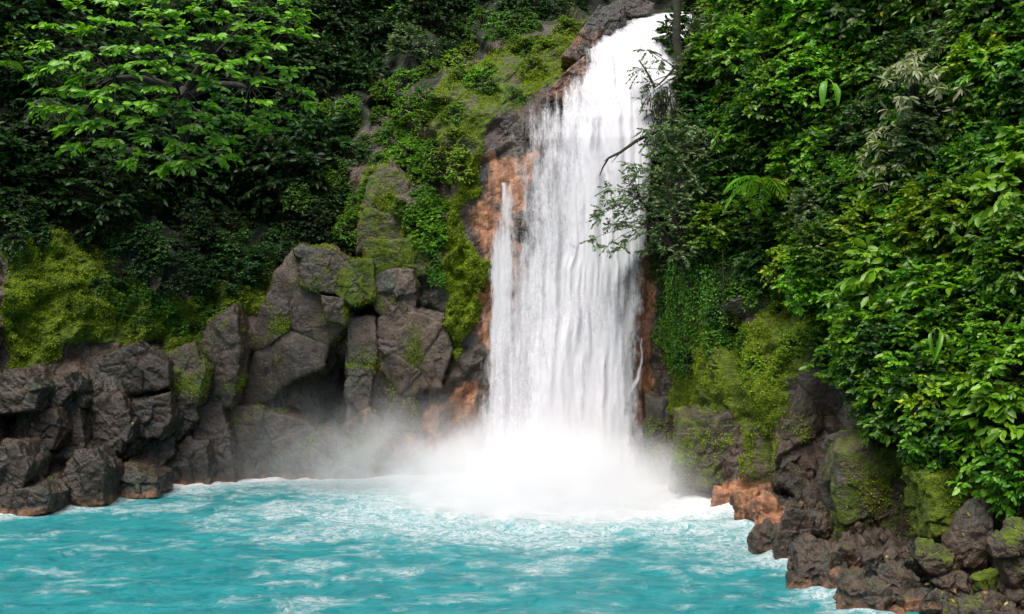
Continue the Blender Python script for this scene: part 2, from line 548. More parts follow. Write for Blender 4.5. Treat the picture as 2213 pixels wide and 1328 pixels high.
# ground under and beyond everything, and an unseen wooded slope at the viewer's back, added to block low sky light
def build_ground():
    k = NT('earth')
    pos = k.n('NewGeometry').outputs['Position']
    bs = k.n('BsdfPrincipled'); bs.inputs['Roughness'].default_value = .95
    k.l(k.ramp(k.noise(pos, .6, 6, .65), [(.3, (.012, .02, .008)), (.7, (.04, .06, .018))]), bs.inputs['Base Color'])
    k.l(bs.outputs[0], k.out.inputs[0])
    g = 41
    a = np.linspace(-220, 220, g)
    X, Y = np.meshgrid(a, a, indexing='ij')
    V = np.stack([X.ravel(), Y.ravel(), np.full(g * g, -2.6)], 1)
    obj('ground', grid_mesh('ground', V, g, g), k.m, kind='structure')
    th = np.linspace(R(178), R(362), 70); v = np.linspace(0, 1, 16)
    T, U = np.meshgrid(th, v, indexing='ij')
    rad = 34 + U * 26
    V = np.stack([(np.cos(T) * rad).ravel(), (np.sin(T) * rad + 12).ravel(), (-2.4 + U * 34).ravel()], 1)
    V += 1.6 * np.stack([fbm(V * .2, k_, 3) for k_ in (1, 2, 3)], 1)
    obj('unseen_hillside', grid_mesh('unseen_hillside', V, 70, 16), k.m, kind='structure')


build_ground()


# ------------------------------------------------------------------ pool
PLUNGE = np.array([2.6, 45.5])


def water_material():
    k = NT('turquoise_water')
    pos = k.n('NewGeometry').outputs['Position']
    fo = k.attr('foam')
    warp = k.n('TexNoise'); warp.inputs['Scale'].default_value = .55; warp.inputs['Detail'].default_value = 4
    k.l(pos, warp.inputs['Vector'])
    va = k.n('VectorMath', operation='MULTIPLY_ADD'); k.l(warp.outputs['Color'], va.inputs[0])
    va.inputs[1].default_value = (1.8, 1.8, 0); k.l(pos, va.inputs[2])
    wp = va.outputs[0]
    big = k.noise(k.mapv(wp, (.30, .40, 1)), 1.0, 5, .6)
    fine = k.noise(k.mapv(wp, (1.0, 1.25, 1)), 1.7, 8, .74)
    mid = k.noise(k.mapv(wp, (1.1, 1.3, 1), (3, 9, 0)), 1.0, 6, .68)
    hair = k.noise(k.mapv(wp, (1.0, 1.6, 1)), 6.5, 6, .72)
    ridge = k.math('SUBTRACT', 1.0, k.math('ABSOLUTE', k.math('MULTIPLY', k.math('SUBTRACT', fine, .5), 9.0)))
    ridge2 = k.math('SUBTRACT', 1.0, k.math('ABSOLUTE', k.math('MULTIPLY', k.math('SUBTRACT', hair, .5), 8.0)))
    patch = k.step(k.math('ADD', k.math('ADD', k.math('MULTIPLY', big, 1.0), k.math('MULTIPLY', fo, .75)), k.math('MULTIPLY', k.math('SUBTRACT', mid, .5), .9)), .46, .86)
    wisp = k.math('MULTIPLY', k.math('ADD', k.step(ridge, .35, 1.0), k.math('MULTIPLY', k.step(ridge2, .3, 1.0), .75)), k.math('ADD', .05, k.math('MULTIPLY', patch, .95)))
    soft = k.step(k.math('ADD', k.math('ADD', fo, k.math('MULTIPLY', k.math('SUBTRACT', mid, .5), 1.6)), k.math('MULTIPLY', k.math('SUBTRACT', hair, .5), 1.4)), .52, 1.25)
    caps = k.step(k.math('ADD', k.math('ADD', mid, k.math('MULTIPLY', k.math('SUBTRACT', hair, .5), 1.3)), k.math('MULTIPLY', k.math('SUBTRACT', big, .5), .45)), 0.69, .92)
    fm = k.math('MAXIMUM', k.math('MAXIMUM', k.math('MULTIPLY', wisp, .52), soft), k.math('MULTIPLY', caps, .6))
    fm = k.math('MINIMUM', fm, .97)
    f = fo
    tint = k.math('MAXIMUM', k.math('MULTIPLY', k.step(k.math('ADD', fo, k.math('MULTIPLY', big, .5)), .15, .95), .6), k.math('MULTIPLY', k.step(fine, .42, .72), .45))
    deep = k.ramp(k.noise(k.mapv(wp, (.4, .9, 1)), 1.2, 5, .6), [(.35, (.001, .138, .153)), (.65, (.005, .196, .208))])
    col = k.mix(tint, deep, (.06, .30, .315))
    col = k.mix(fm, col, (.62, .64, .65))
    bs = k.n('BsdfPrincipled')
    k.l(col, bs.inputs['Base Color'])
    k.l(k.mix(fm, (.30, .30, .30), (.9, .9, .9)), bs.inputs['Roughness'])
    bs.inputs['IOR'].default_value = 1.33
    bs.inputs['Specular IOR Level'].default_value = .12
    bp = k.n('Bump'); bp.inputs['Strength'].default_value = .55; bp.inputs['Distance'].default_value = .12
    k.l(k.math('ADD', k.math('MULTIPLY', hair, .8), k.math('ADD', fine, k.math('MULTIPLY', fm, .4))), bp.inputs['Height'])
    k.l(bp.outputs[0], bs.inputs['Normal'])
    k.l(bs.outputs[0], k.out.inputs[0])
    return k.m


SHORE_L = np.array([(-30, 33), (-19.9, 42.0), (-16.4, 46.2), (-13.7, 49.3), (-10, 50.6), (-6.6, 51.0), (-2, 51.0)])
SHORE_R = np.array([(6.4, 48.6), (8.4, 45.6), (9.0, 42.5), (8.7, 40.6), (8.6, 37), (8.6, 33), (8.9, 29.6), (9.8, 27), (11, 20)])


def dist_line(p, L):
    r = np.full(len(p), 1e9)
    for a, b in zip(L[:-1], L[1:]):
        ab = b - a
        t = np.clip(((p - a) @ ab) / (ab @ ab), 0, 1)
        r = np.minimum(r, np.linalg.norm(p - (a + t[:, None] * ab), axis=1))
    return r


def build_pool():
    xs = np.linspace(-32, 18, 620); ys = np.concatenate([np.linspace(6, 24, 30), np.linspace(24.2, 53, 420)])
    X, Y = np.meshgrid(xs, ys, indexing='ij')
    p = np.stack([X.ravel(), Y.ravel(), np.zeros(X.size)], 1)
    r = np.linalg.norm((p[:, :2] - PLUNGE) * np.array([.72, 1.0]), axis=1)
    q = p + .6 * np.stack([fbm(p * .4, 3, 2), fbm(p * .4, 4, 2), p[:, 0] * 0], 1)
    amp = .042 + .15 * np.exp(-(r / 6.5) ** 2)
    z = amp * (1.1 * fbm(q * np.array([.55, .9, 1]), 21, 5, .55) + .7 * (1 - np.abs(fbm(q * np.array([.5, 1.3, 1]), 31, 4)) * 1.6))
    dl = dist_line(p[:, :2], SHORE_L); dr = dist_line(p[:, :2], SHORE_R)
    z += .14 * np.exp(-(dl / .8) ** 2) * (1 + fbm(p * 1.1, 41, 3)) + .10 * np.exp(-(dr / .7) ** 2) * (1 + fbm(p * 1.3, 43, 3))
    p[:, 2] = z
    foam = 1.3 * np.exp(-(r / 4.8) ** 2) + .72 * np.exp(-(r / 9.0) ** 2)
    foam += .95 * np.exp(-(dl / 1.0) ** 2) * sstep(-32, -18, p[:, 0]) + .16 * np.exp(-(dr / .8) ** 2)
    foam += .14 * sstep(3.5, 7.5, p[:, 0]) * sstep(38, 44, p[:, 1])
    foam += .10 * (z / amp)
    attr_f = foam - .10
    me = grid_mesh('pool_water', p, 620, 450)
    attr(me, 'foam', attr_f)
    return obj('pool_water', me, water_material(), kind='structure')


build_pool()


# ------------------------------------------------------------------ waterfall
FE = np.array([  # picture height: outer and inner edge on one side, inner and outer on the other
    (14, 1400, 1440, 1490, 1502), (34, 1355, 1392, 1488, 1500), (60, 1312, 1345, 1484, 1497), (100, 1256, 1285, 1472, 1488), (150, 1238, 1275, 1460, 1480), (190, 1208, 1262, 1450, 1472),
    (225, 1150, 1245, 1444, 1466), (255, 1112, 1215, 1434, 1456), (300, 1094, 1198, 1412, 1438), (340, 1086, 1186, 1396, 1418), (450, 1072, 1168, 1384, 1402),
    (550, 1066, 1150, 1362, 1394), (600, 1052, 1130, 1322, 1372), (700, 1034, 1100, 1296, 1350), (800, 1026, 1080, 1290, 1340), (900, 1018, 1064, 1298, 1348),
    (1000, 1010, 1062, 1330, 1386), (1110, 980, 1056, 1356, 1410)], float)


def falls_material(seed, white):
    k = NT('falling_water')
    uv = k.n('UVMap').outputs[0]
    dn = k.attr('thickness')
    st = k.noise(k.mapv(uv, (1.6, .10, 1), (seed, seed, 0)), 1.0, 4, .6)
    s1 = k.noise(k.mapv(uv, (4.2, .40, 1), (seed * 3, seed, 0)), 1.0, 5, .62, .3)
    s2 = k.noise(k.mapv(uv, (24, 1.9, 1), (seed, seed * 5, 0)), 1.0, 4, .65, .2)
    s3 = k.noise(k.mapv(uv, (9, 3.6, 1), (seed, seed * 2, 0)), 1.0, 6, .72, .5)
    c = k.math('ADD', k.math('MULTIPLY', k.math('SUBTRACT', st, .5), 1.5), k.math('MULTIPLY', k.math('SUBTRACT', s1, .5), 1.0))
    c = k.math('ADD', c, k.math('MULTIPLY', k.math('SUBTRACT', s2, .5), .55))
    cl = k.noise(k.mapv(uv, (1.3, .55, 1), (seed * 2, seed * 4, 0)), 1.0, 5, .62, .8)
    c = k.math('ADD', c, k.math('MULTIPLY', k.math('SUBTRACT', cl, .5), 1.5))
    c = k.math('ADD', c, k.math('MULTIPLY', k.math('SUBTRACT', s3, .5), .95))
    a = k.step(k.math('ADD', dn, c), .02, 1.05)
    vv = k.math('ADD', k.math('MULTIPLY', s1, .5), k.math('ADD', k.math('MULTIPLY', s2, .35), k.math('MULTIPLY', s3, .25)))
    col = k.ramp(vv, [(.36, (.66, .65, .70)), (.54, (white * .93, white * .92, white * .95)), (.75, (white, white, white))])
    df = k.n('BsdfDiffuse'); k.l(col, df.inputs[0])
    tl = k.n('BsdfTranslucent'); k.l(col, tl.inputs[0])
    m1 = k.n('MixShader'); m1.inputs[0].default_value = .30
    k.l(df.outputs[0], m1.inputs[1]); k.l(tl.outputs[0], m1.inputs[2])
    bp = k.n('Bump'); bp.inputs['Strength'].default_value = .12; bp.inputs['Distance'].default_value = .08
    k.l(vv, bp.inputs['Height']); k.l(bp.outputs[0], df.inputs['Normal'])
    tp = k.n('BsdfTransparent')
    m2 = k.n('MixShader')
    k.l(a, m2.inputs[0]); k.l(tp.outputs[0], m2.inputs[1]); k.l(m1.outputs[0], m2.inputs[2])
    k.l(m2.outputs[0], k.out.inputs[0])
    return k.m


def curtain(name, edges, seed, yoff, dens, parent, zt=23.55, zb=-.1, nu=90, nv=260, spread=1.0, white=.88, fade=0.0):
    z = np.linspace(zt, zb, nv)
    Y = Yfall(z) + yoff
    py = CY - (z - CAMZ) / Y * F
    E = np.stack([np.interp(py, edges[:, 0], edges[:, k]) for k in range(1, 5)], 1)
    s = np.linspace(0, 1, nu)
    px = E[:, 0][None] * (1 - s[:, None]) + E[:, 3][None] * s[:, None]
    X = (px - CX) / F * Y[None]
    V = np.stack([X, np.repeat(Y[None], nu, 0), np.repeat(z[None], nu, 0)], 2).reshape(-1, 3)
    t = np.repeat(np.concatenate([[0], np.cumsum(np.hypot(np.diff(Y), np.diff(z)))])[None], nu, 0).ravel()
    q = np.stack([V[:, 0] * 2.2, t * .14, np.full(len(t), seed * 9.1)], 1)
    V[:, 1] += -.16 * fbm(q, seed, 4) * spread
    V[:, 0] += .13 * fbm(np.stack([V[:, 0] * .5, t * .45, np.full(len(t), seed * 3.3)], 1), seed + 3, 4)
    pxf = px.ravel()
    Lo, Lc, Rc, Ro = [np.repeat(E[:, k][None], nu, 0).ravel() for k in range(4)]
    # thin where the sheet breaks up at its sides, thick in its middle
    d = np.minimum(np.interp(0, [0], [0]) + np.clip((pxf - Lo) / np.maximum(Lc - Lo, 1), 0, 1), np.clip((Ro - pxf) / np.maximum(Ro - Rc, 1), 0, 1))
    core = np.clip((pxf - Lc) / np.maximum((Rc - Lc) * .45, 1), 0, 1)
    D = dens * (-.24 + .98 * d ** 1.1) + .80 * core * d
    D -= fade * (1 - sstep(0, min(4.5, .45 * zt), t))
    me = grid_mesh(name, V, nu, nv)
    attr(me, 'thickness', D)
    uvl = me.uv_layers.new(name='UVMap')
    li = np.empty(len(me.loops), np.int32); me.loops.foreach_get('vertex_index', li)
    uvl.data.foreach_set('uv', np.stack([V[:, 0], t], 1)[li].astype(np.float32).ravel())
    return obj(name, me, falls_material(seed, white), parent)


def build_falls():
    root = bpy.data.objects.new('waterfall', None); COL.objects.link(root)
    root['kind'] = 'structure'
    root['label'] = 'tall white waterfall plunging over the cliff into the turquoise pool'
    curtain('rear_curtain', FE, 1, .18, .82, root)
    curtain('front_curtain', FE, 2, -.22, .70, root)
    E2 = FE.copy(); E2[:, 1] += 35; E2[:, 2] += 50; E2[:, 3] -= 4; E2[:, 4] -= 6
    curtain('main_chute', E2, 3, -.55, .92, root, spread=1.3)
    # foot of the falls flaring into the pool
    E3 = np.array([(450, 1120, 1170, 1320, 1345), (600, 1110, 1160, 1330, 1350), (800, 1060, 1110, 1330, 1360), (950, 1030, 1080, 1345, 1390), (1110, 960, 1040, 1380, 1420)], float)
    curtain('foot_spray', E3, 4, -1.1, .55, root, zt=10.5, zb=-.1, nv=160, spread=1.6, fade=1.6)
    # side rivulets over the orange ledge
    E4 = np.array([(690, 1386, 1388, 1391, 1394), (770, 1382, 1385, 1389, 1393), (815, 1372, 1376, 1384, 1389), (850, 1343, 1350, 1362, 1372), (900, 1322, 1328, 1340, 1346), (960, 1326, 1332, 1346, 1352), (1060, 1350, 1356, 1386, 1396)], float)
    curtain('side_rivulet', E4, 5, -.12, .42, root, zt=6.6, zb=0.2, nu=20, nv=120, spread=.3, fade=.5)
    E5 = np.array([(335, 1066, 1082, 1120, 1150), (420, 1052, 1070, 1110, 1140), (520, 1042, 1060, 1100, 1130), (700, 1038, 1056, 1090, 1110), (960, 1034, 1050, 1080, 1100)], float)
    E6 = np.array([(500, 1330, 1345, 1372, 1398), (640, 1318, 1330, 1360, 1396), (800, 1310, 1322, 1352, 1392), (960, 1312, 1325, 1350, 1386), (1100, 1330, 1345, 1380, 1402)], float)
    curtain('side_veil', E6, 7, .02, .46, root, zt=10.5, zb=0, nu=34, nv=200, spread=.5, fade=.35)
    curtain('thin_veil', E5, 6, -.02, .60, root, zt=13.6, zb=1.6, nu=40, nv=200, spread=.5, fade=.9)


build_falls()


# ------------------------------------------------------------------ mist
def build_mist():
    k = NT('spray_mist')
    pos = k.n('NewGeometry').outputs['Position']
    tc = k.n('TexCoord').outputs['Object']

    def blob(c, r):
        a = k.n('VectorMath', operation='SUBTRACT'); k.l(tc, a.inputs[0]); a.inputs[1].default_value = c
        b = k.n('VectorMath', operation='DIVIDE'); k.l(a.outputs[0], b.inputs[0]); b.inputs[1].default_value = r
        ln = k.n('VectorMath', operation='LENGTH'); k.l(b.outputs[0], ln.inputs[0])
        return k.step(ln.outputs['Value'], 1.0, .12)
    n = k.noise(k.mapv(tc, (1, 1, .8)), .7, 6, .66, .4)
    n = k.step(n, .36, .66)
    d = k.math('MULTIPLY', blob((1.3, 44.8, .1), (7.8, 6.4, 3.9)), 1.35)
    d = k.math('ADD', d, k.math('MULTIPLY', blob((2.2, 47.6, 1.6), (4.3, 2.4, 5.0)), .45))
    d = k.math('ADD', d, k.math('MULTIPLY', blob((-3.5, 48.2, .4), (8.0, 3.6, 4.2)), .40))
    d = k.math('ADD', d, k.math('MULTIPLY', blob((-7.0, 48.6, .8), (8.5, 3.2, 4.6)), .11))
    d = k.math('MULTIPLY', d, k.math('ADD', .18, k.math('MULTIPLY', n, 1.25)))
    vs = k.n('VolumePrincipled')
    vs.inputs['Color'].default_value = (.968, .968, .975, 1)
    vs.inputs['Anisotropy'].default_value = .1
    k.l(d, vs.inputs['Density'])
    k.l(vs.outputs[0], k.out.inputs['Volume'])
    bm = bmesh.new()
    bmesh.ops.create_cube(bm, size=1)
    for v in bm.verts:
        v.co = Vector((-3.0 + v.co.x * 24, 46.2 + v.co.y * 13.5, 2.9 + v.co.z * 9.0))
    me = bpy.data.meshes.new('mist'); bm.to_mesh(me); bm.free()
    obj('mist', me, k.m, kind='stuff', label='white spray drifting up from the foot of the waterfall')


build_mist()


# ------------------------------------------------------------------ rocks
_ico = {}


def ico(n):
    if n not in _ico:
        bm = bmesh.new(); bmesh.ops.create_icosphere(bm, subdivisions=n, radius=1)
        bm.verts.ensure_lookup_table()
        _ico[n] = (np.array([v.co for v in bm.verts]), np.array([[v.index for v in f.verts] for f in bm.faces]))
        bm.free()
    return _ico[n]


def rock_mesh(seed, dims, roll=0.0, sub=5, nf=8, jag=1.0, round_=.022):
    rng = np.random.default_rng(seed)
    D, Fc = ico(sub)
    D = unit(D)
    n = unit(rng.normal(size=(nf + 8, 3)))
    n = np.concatenate([n, np.eye(3), -np.eye(3)])
    n = unit(n + rng.normal(size=n.shape) * .16)
    d = np.concatenate([rng.uniform(.58, .92, nf), rng.uniform(.88, 1.05, 8), rng.uniform(.78, .95, 6)])
    c = D @ n.T
    r = np.where(c > .08, d[None] / np.maximum(c, .08), 9)
    k_ = 1 / max(round_, .01)
    r = -np.log(np.exp(-k_ * np.minimum(r, 3)).sum(1)) / k_            # soft edges
    V = D * r[:, None]
    V = V / np.abs(V).max(0)
    V = V * np.array(dims) / 2
    s = float(np.mean(dims))
    f1, g1 = facets(V / s * 1.7 + seed, seed * 3 + 1, 1.0)
    f2, g2 = facets(V / s * 4.6 + seed, seed * 3 + 2, 1.0)
    h = s * (.085 * f1 - .014 * np.exp(-g1 / .03) + .034 * f2 - .006 * np.exp(-g2 / .03)) * jag
    h += s * .016 * fbm(V / s * 3 + seed, seed, 5, .6) + .018 * fbm(V * 3.5, seed + 5, 4, .6)
    V = V + D * h[:, None]
    ca, sa = math.cos(roll), math.sin(roll)
    V = V @ np.array([[ca, 0, -sa], [0, 1, 0], [sa, 0, ca]])          # roll in the x-z plane
    return mesh_from('rock', V, np.full(len(Fc), 3), Fc.ravel(), smooth=sub < 5)


def poly_mesh(seed, pts, Y, dm, sub, jag):
    """a broken block whose face has the outline pts (metres, x and z about its middle)"""
    rng = np.random.default_rng(seed)
    D, Fc = ico(sub)
    D = unit(D)
    ns, ds = [], []
    m = len(pts)
    s0 = float(np.abs(np.array(pts)).mean())
    area = sum(pts[k][0] * pts[(k + 1) % m][1] - pts[(k + 1) % m][0] * pts[k][1] for k in range(m))
    q = pts if area > 0 else pts[::-1]
    for k in range(m):
        a, b = np.array(q[k]), np.array(q[(k + 1) % m])
        e = b - a
        n2 = np.array([e[1], -e[0]]) / (np.linalg.norm(e) + 1e-9)
        d = max(float(n2 @ a), .12)
        ns.append((n2[0], rng.uniform(-.12, .05), n2[1])); ds.append(d)
        ch = rng.uniform(.7, 1.6)                                   # chamfer towards the face
        n3 = unit(np.array([n2[0] * ch, -1, n2[1] * ch + .05]))
        ns.append(tuple(n3)); ds.append((d * ch + dm * .5 - rng.uniform(.02, .16) * min(d, 1.2)) / math.sqrt(1 + ch * ch))
    for _ in range(3):
        n3 = unit(np.array([rng.normal() * .13, -1, rng.normal() * .11 + .08]))
        ns.append(tuple(n3)); ds.append(dm * .5 - rng.uniform(0, .10) * s0)
    ns.append((0, 1, 0)); ds.append(dm * .5)
    ns = unit(np.array(ns)); ds = np.array(ds)
    c = D @ ns.T
    r = np.where(c > .04, ds[None] / np.maximum(c, .04), 99)
    s = float(math.sqrt(abs(area) / 2))
    kk = 1 / (.014 * s)
    rm = r.min(1)
    r = rm - np.log(np.exp(-kk * np.minimum(r - rm[:, None], 40 / kk)).sum(1)) / kk
    V = D * r[:, None]
    f1, g1 = facets(V / s * 2.1 + seed, seed * 3 + 1, 1.0)
    f2, g2 = facets(V / s * 6.0 + seed, seed * 3 + 2, 1.0)
    h = s * (.050 * f1 - .016 * np.exp(-g1 / .025) + .020 * f2 - .004 * np.exp(-g2 / .03)) * jag
    h += s * .014 * fbm(V / s * 3 + seed, seed, 5, .6) + .016 * fbm(V * 4, seed + 5, 4, .6)
    V = V + D * h[:, None]
    return mesh_from('rock', V, np.full(len(Fc), 3), Fc.ravel(), smooth=False)


def rock(px0, py0, px1, py1, label, name='boulder', Y=None, roll=0, mat=None, depth=.9, sub=5, seed=None, group=None, sink=.35, orange=0, moss=0, jag=1.0, yaw=None, cat='rock', nf=8, grow=1.12, poly=None, front=None, thick=1.8):
    cx, cy = (px0 + px1) / 2, (py0 + py1) / 2
    sd_ = seed if seed is not None else int(cx * 7 + cy * 3) % 9973
    if Y is None:
        p, _ = hit(cx, cy)
        Y = p[1]
    if front is not None:
        Y = front
    W, H = (px1 - px0) / F * Y, (py1 - py0) / F * Y
    dm = depth * (W + H) / 2
    Yc = Y + dm * (.5 - sink) - dm * .3 if False else Y + dm * (sink - .35)
    c = P(cx, cy, Yc)
    if front is not None:
        dm = thick
        c = P(cx, cy, front) + np.array([0, thick / 2, 0])
    if poly:
        me = poly_mesh(sd_, [((a - cx) / F * Y * grow, -(b - cy) / F * Y * grow) for a, b in poly], Y, dm, max(sub, 6), jag)
    else:
        me = rock_mesh(sd_, (W * grow, dm, H * grow), R(roll), sub, nf=nf, jag=jag)
    n = len(me.vertices)
    if orange:
        attr(me, 'orange', np.full(n, orange))
    if moss:
        attr(me, 'moss', np.full(n, moss))
    o = obj(name, me, mat or M_WET, label=label, category=cat)
    if group:
        o['group'] = group
    o.location = [float(t) for t in c]
    if yaw is not None:
        o.rotation_euler = (0, 0, R(yaw))
    if moss >= .15 and name == 'rock_outcrop' or moss >= .45:
        TUFTED.append((o, moss))
    return o


TUFTED = []


def box(poly):
    xs = [q[0] for q in poly]; ys = [q[1] for q in poly]
    return min(xs), min(ys), max(xs), max(ys)


def build_left_rocks():
    A = [
        ([(34, 902), (112, 892), (122, 935), (108, 972), (36, 976)], 'square wet boulder with a flat face at the far end of the dark bank'),
        ([(118, 885), (152, 878), (172, 960), (155, 1022), (110, 1082), (84, 1062), (106, 975)], 'tall greenish wet boulder leaning beside the square block'),
        ([(178, 868), (250, 853), (272, 918), (255, 982), (215, 1004), (180, 962), (165, 900)], 'rounded shiny boulder wedged above a dark gap in the bank'),
        ([(282, 880), (355, 860), (366, 905), (342, 948), (285, 952), (268, 925)], 'pale cracked slab tilted beside the rounded shiny boulder'),
        ([(358, 870), (415, 866), (424, 912), (400, 940), (362, 950)], 'smooth grey slab under the hanging moss beard'),
        ([(230, 1000), (270, 944), (290, 962), (278, 988), (240, 1012)], 'narrow wedge of rock jammed below the pale cracked slab'),
        ([(236, 1008), (290, 972), (362, 948), (368, 990), (305, 1048), (245, 1060)], 'broad sloping boulder in the shade just above the water'),
        ([(30, 1060), (80, 1050), (106, 1075), (98, 1112), (45, 1122), (28, 1096)], 'low rounded brown boulder standing in the water at the orange edge'),
        ([(138, 998), (192, 984), (220, 1020), (216, 1092), (130, 1100), (120, 1060)], 'blunt dark boulder between the low rounded one and the sloping one'),
        ([(-40, 980), (30, 970), (54, 1010), (44, 1062), (22, 1120), (-40, 1120)], 'dark boulder cut by the picture edge above the waterline'),
        ([(224, 770), (290, 748), (352, 788), (354, 832), (300, 850), (226, 842)], 'brown mossy ledge rock above the pale cracked slab'),
        ([(150, 856), (166, 846), (180, 862), (176, 884), (156, 888), (148, 872)], 'small round stone sitting on top of the shiny boulders'),
        ([(430, 888), (470, 876), (492, 950), (508, 1048), (425, 1050), (415, 950)], 'greenish upright rock at the foot of the tall leaning slab'),
        ([(352, 985), (395, 960), (444, 958), (450, 1054), (358, 1056)], 'mottled brown boulder under the smooth grey slab'),
        ([(-30, 815), (40, 806), (78, 840), (70, 890), (-30, 900)], 'mossy boulder at the top of the dark bank by the picture edge'),
        ([(54, 985), (118, 978), (130, 1020), (100, 1062), (58, 1050)], 'angular dark rock below the square wet boulder'),
        ([(66, 830), (130, 815), (152, 850), (120, 890), (70, 900)], 'dull rock with green patches above the square wet boulder'),
        ([(255, 1010), (330, 1035), (330, 1072), (230, 1082), (222, 1050)], 'dark reddish rock washed by foam below the sloping boulder'),
    ]
    for (pl, lab) in A:
        b = box(pl)
        if b[3] > 1030:
            Y = WY(min(b[3], 1118)) + .12
        else:
            p, _ = hit((b[0] + b[2]) / 2, (b[1] + b[3]) / 2)
            sl_ = np.interp((b[0] + b[2]) / 2, [0, 270, 450], [42.6, 46.6, 49.6])
            Y = min(p[1] - .45, sl_ + .75 + max(0, (1000 - b[3]) / 1000 * 2))
        rock(*b, lab, front=Y, thick=2.2, sub=6, grow=1.14, poly=pl, mat=M_DARKROCK, jag=1.5)


def build_cliff_blocks():
    B = [
        ([(575, 560), (640, 542), (742, 600), (748, 762), (695, 792), (655, 872), (560, 884), (478, 850), (500, 720), (560, 640)], 'tall dark slab of bare rock leaning over the black hollow', 51.15, .42, 0, 0, 0),
        ([(485, 848), (560, 878), (655, 866), (672, 960), (652, 1052), (500, 1054), (468, 960)], 'reddish smooth rock bulging at the foot of the leaning slab', 50.6, .5, .12, 0, 0),
        ([(748, 698), (806, 698), (814, 760), (792, 905), (755, 925), (743, 860)], 'narrow upright pillar of rock beside the black hollow', 51.0, .8, 0, 0, 0),
        ([(820, 690), (880, 663), (958, 680), (978, 760), (950, 828), (880, 850), (818, 790)], 'big rounded brown block with a smooth face and a crack above it', 51.15, .5, 0, 0, 1),
        ([(812, 600), (850, 583), (894, 588), (898, 660), (860, 692), (812, 672)], 'pinkish square block below the mossy bluff', 51.3, .7, .16, 0, 1),
        ([(735, 570), (800, 566), (806, 640), (760, 662), (728, 640)], 'mossy block resting above the narrow pillar', 51.1, .8, 0, .5, 0),
        ([(742, 930), (800, 890), (856, 950), (862, 1044), (740, 1046)], 'reddish sloping rock rising out of the mist', 50.6, .7, .3, 0, 0),
        ([(880, 880), (960, 858), (1050, 822), (1052, 988), (960, 985), (880, 965)], 'rough orange rock rubble beside the foot of the waterfall', 50.6, .5, .52, 0, 0),
        ([(650, 960), (700, 928), (765, 960), (770, 1046), (645, 1046)], 'low grey rock under the black hollow, half lost in mist', 50.5, .7, 0, 0, 0),
        ([(640, 545), (700, 530), (742, 560), (738, 640), (650, 620)], 'cracked upright rock crowned with creepers above the leaning slab', 51.3, .6, 0, .32, 0),
        ([(800, 385), (842, 352), (880, 400), (902, 480), (880, 545), (772, 545), (784, 440)], 'brown mossy bluff standing out among the creepers', 52.8, .5, 0, .44, 0),
        ([(795, 520), (930, 516), (940, 590), (870, 600), (795, 596)], 'moss covered shelf of rock above the pinkish block', 51.6, .7, 0, .5, 0),
        ([(800, 795), (882, 850), (905, 922), (840, 935), (796, 880)], 'shaded greenish rock tucked below the big rounded block', 51.35, .6, 0, 0, 0),
        ([(440, 700), (498, 668), (522, 760), (500, 870), (440, 890), (415, 800)], 'mossy rock filling the gap beside the tall leaning slab', 50.2, .6, 0, .30, 0),
        ([(345, 770), (410, 745), (440, 800), (425, 872), (370, 880)], 'mossy hump of rock above the smooth grey slab', 49.0, .7, 0, .38, 0),
        ([(690, 640), (742, 650), (745, 700), (700, 690)], 'small dark block in the crack above the narrow pillar', 51.0, .8, 0, .3, 0),
    ]
    for (pl, lab, Y, dep, og, mo, br) in B:
        b = box(pl)
        p, _ = hit((b[0] + b[2]) / 2, (b[1] + b[3]) / 2)
        fr = min(p[1] - .18, Y - .15) if og < .5 else p[1] - .3
        rock(*b, lab, name='rock_outcrop', front=fr, thick=2.0, sub=6, sink=.35, orange=og, moss=max(mo, .16), poly=pl, grow=1.09, jag=1.25,
             mat=M_BLOCK if br else M_ROCK, cat='rock')
    # dark rocks at the lip
    for pl, lab, og in (([(1262, 60), (1300, 8), (1345, 6), (1352, 40), (1318, 78), (1275, 100)], 'black wet rock at the lip of the waterfall', 0), ([(1220, 120), (1262, 62), (1300, 60), (1282, 104), (1250, 130)], 'dark brown rock below the black lip rock', .4),
                        ([(1178, 205), (1215, 160), (1258, 122), (1272, 180), (1246, 214), (1190, 220)], 'orange streaked rock beside the upper chute', .5), ([(1320, 10), (1370, -20), (1410, 10), (1400, 34), (1350, 40)], 'shiny black rock on top of the lip', 0),
                        ([(1060, 270), (1110, 240), (1132, 262), (1128, 335), (1060, 345), (1040, 320)], 'black overhanging rock where the curtain leaves the ledge', 0)):
        b = box(pl)
        z = CAMZ - ((b[1] + b[3]) / 2 - CY) / F * 54
        fr = float(Yfall(z)) - .25 if b[1] < 200 else hit((b[0] + b[2]) / 2, (b[1] + b[3]) / 2)[0][1] - .12
        rock(*b, lab, name='rock_outcrop', front=fr, thick=2.4, sub=6, orange=og, mat=M_DARKROCK, poly=pl, grow=1.12, jag=1.3, moss=.1)


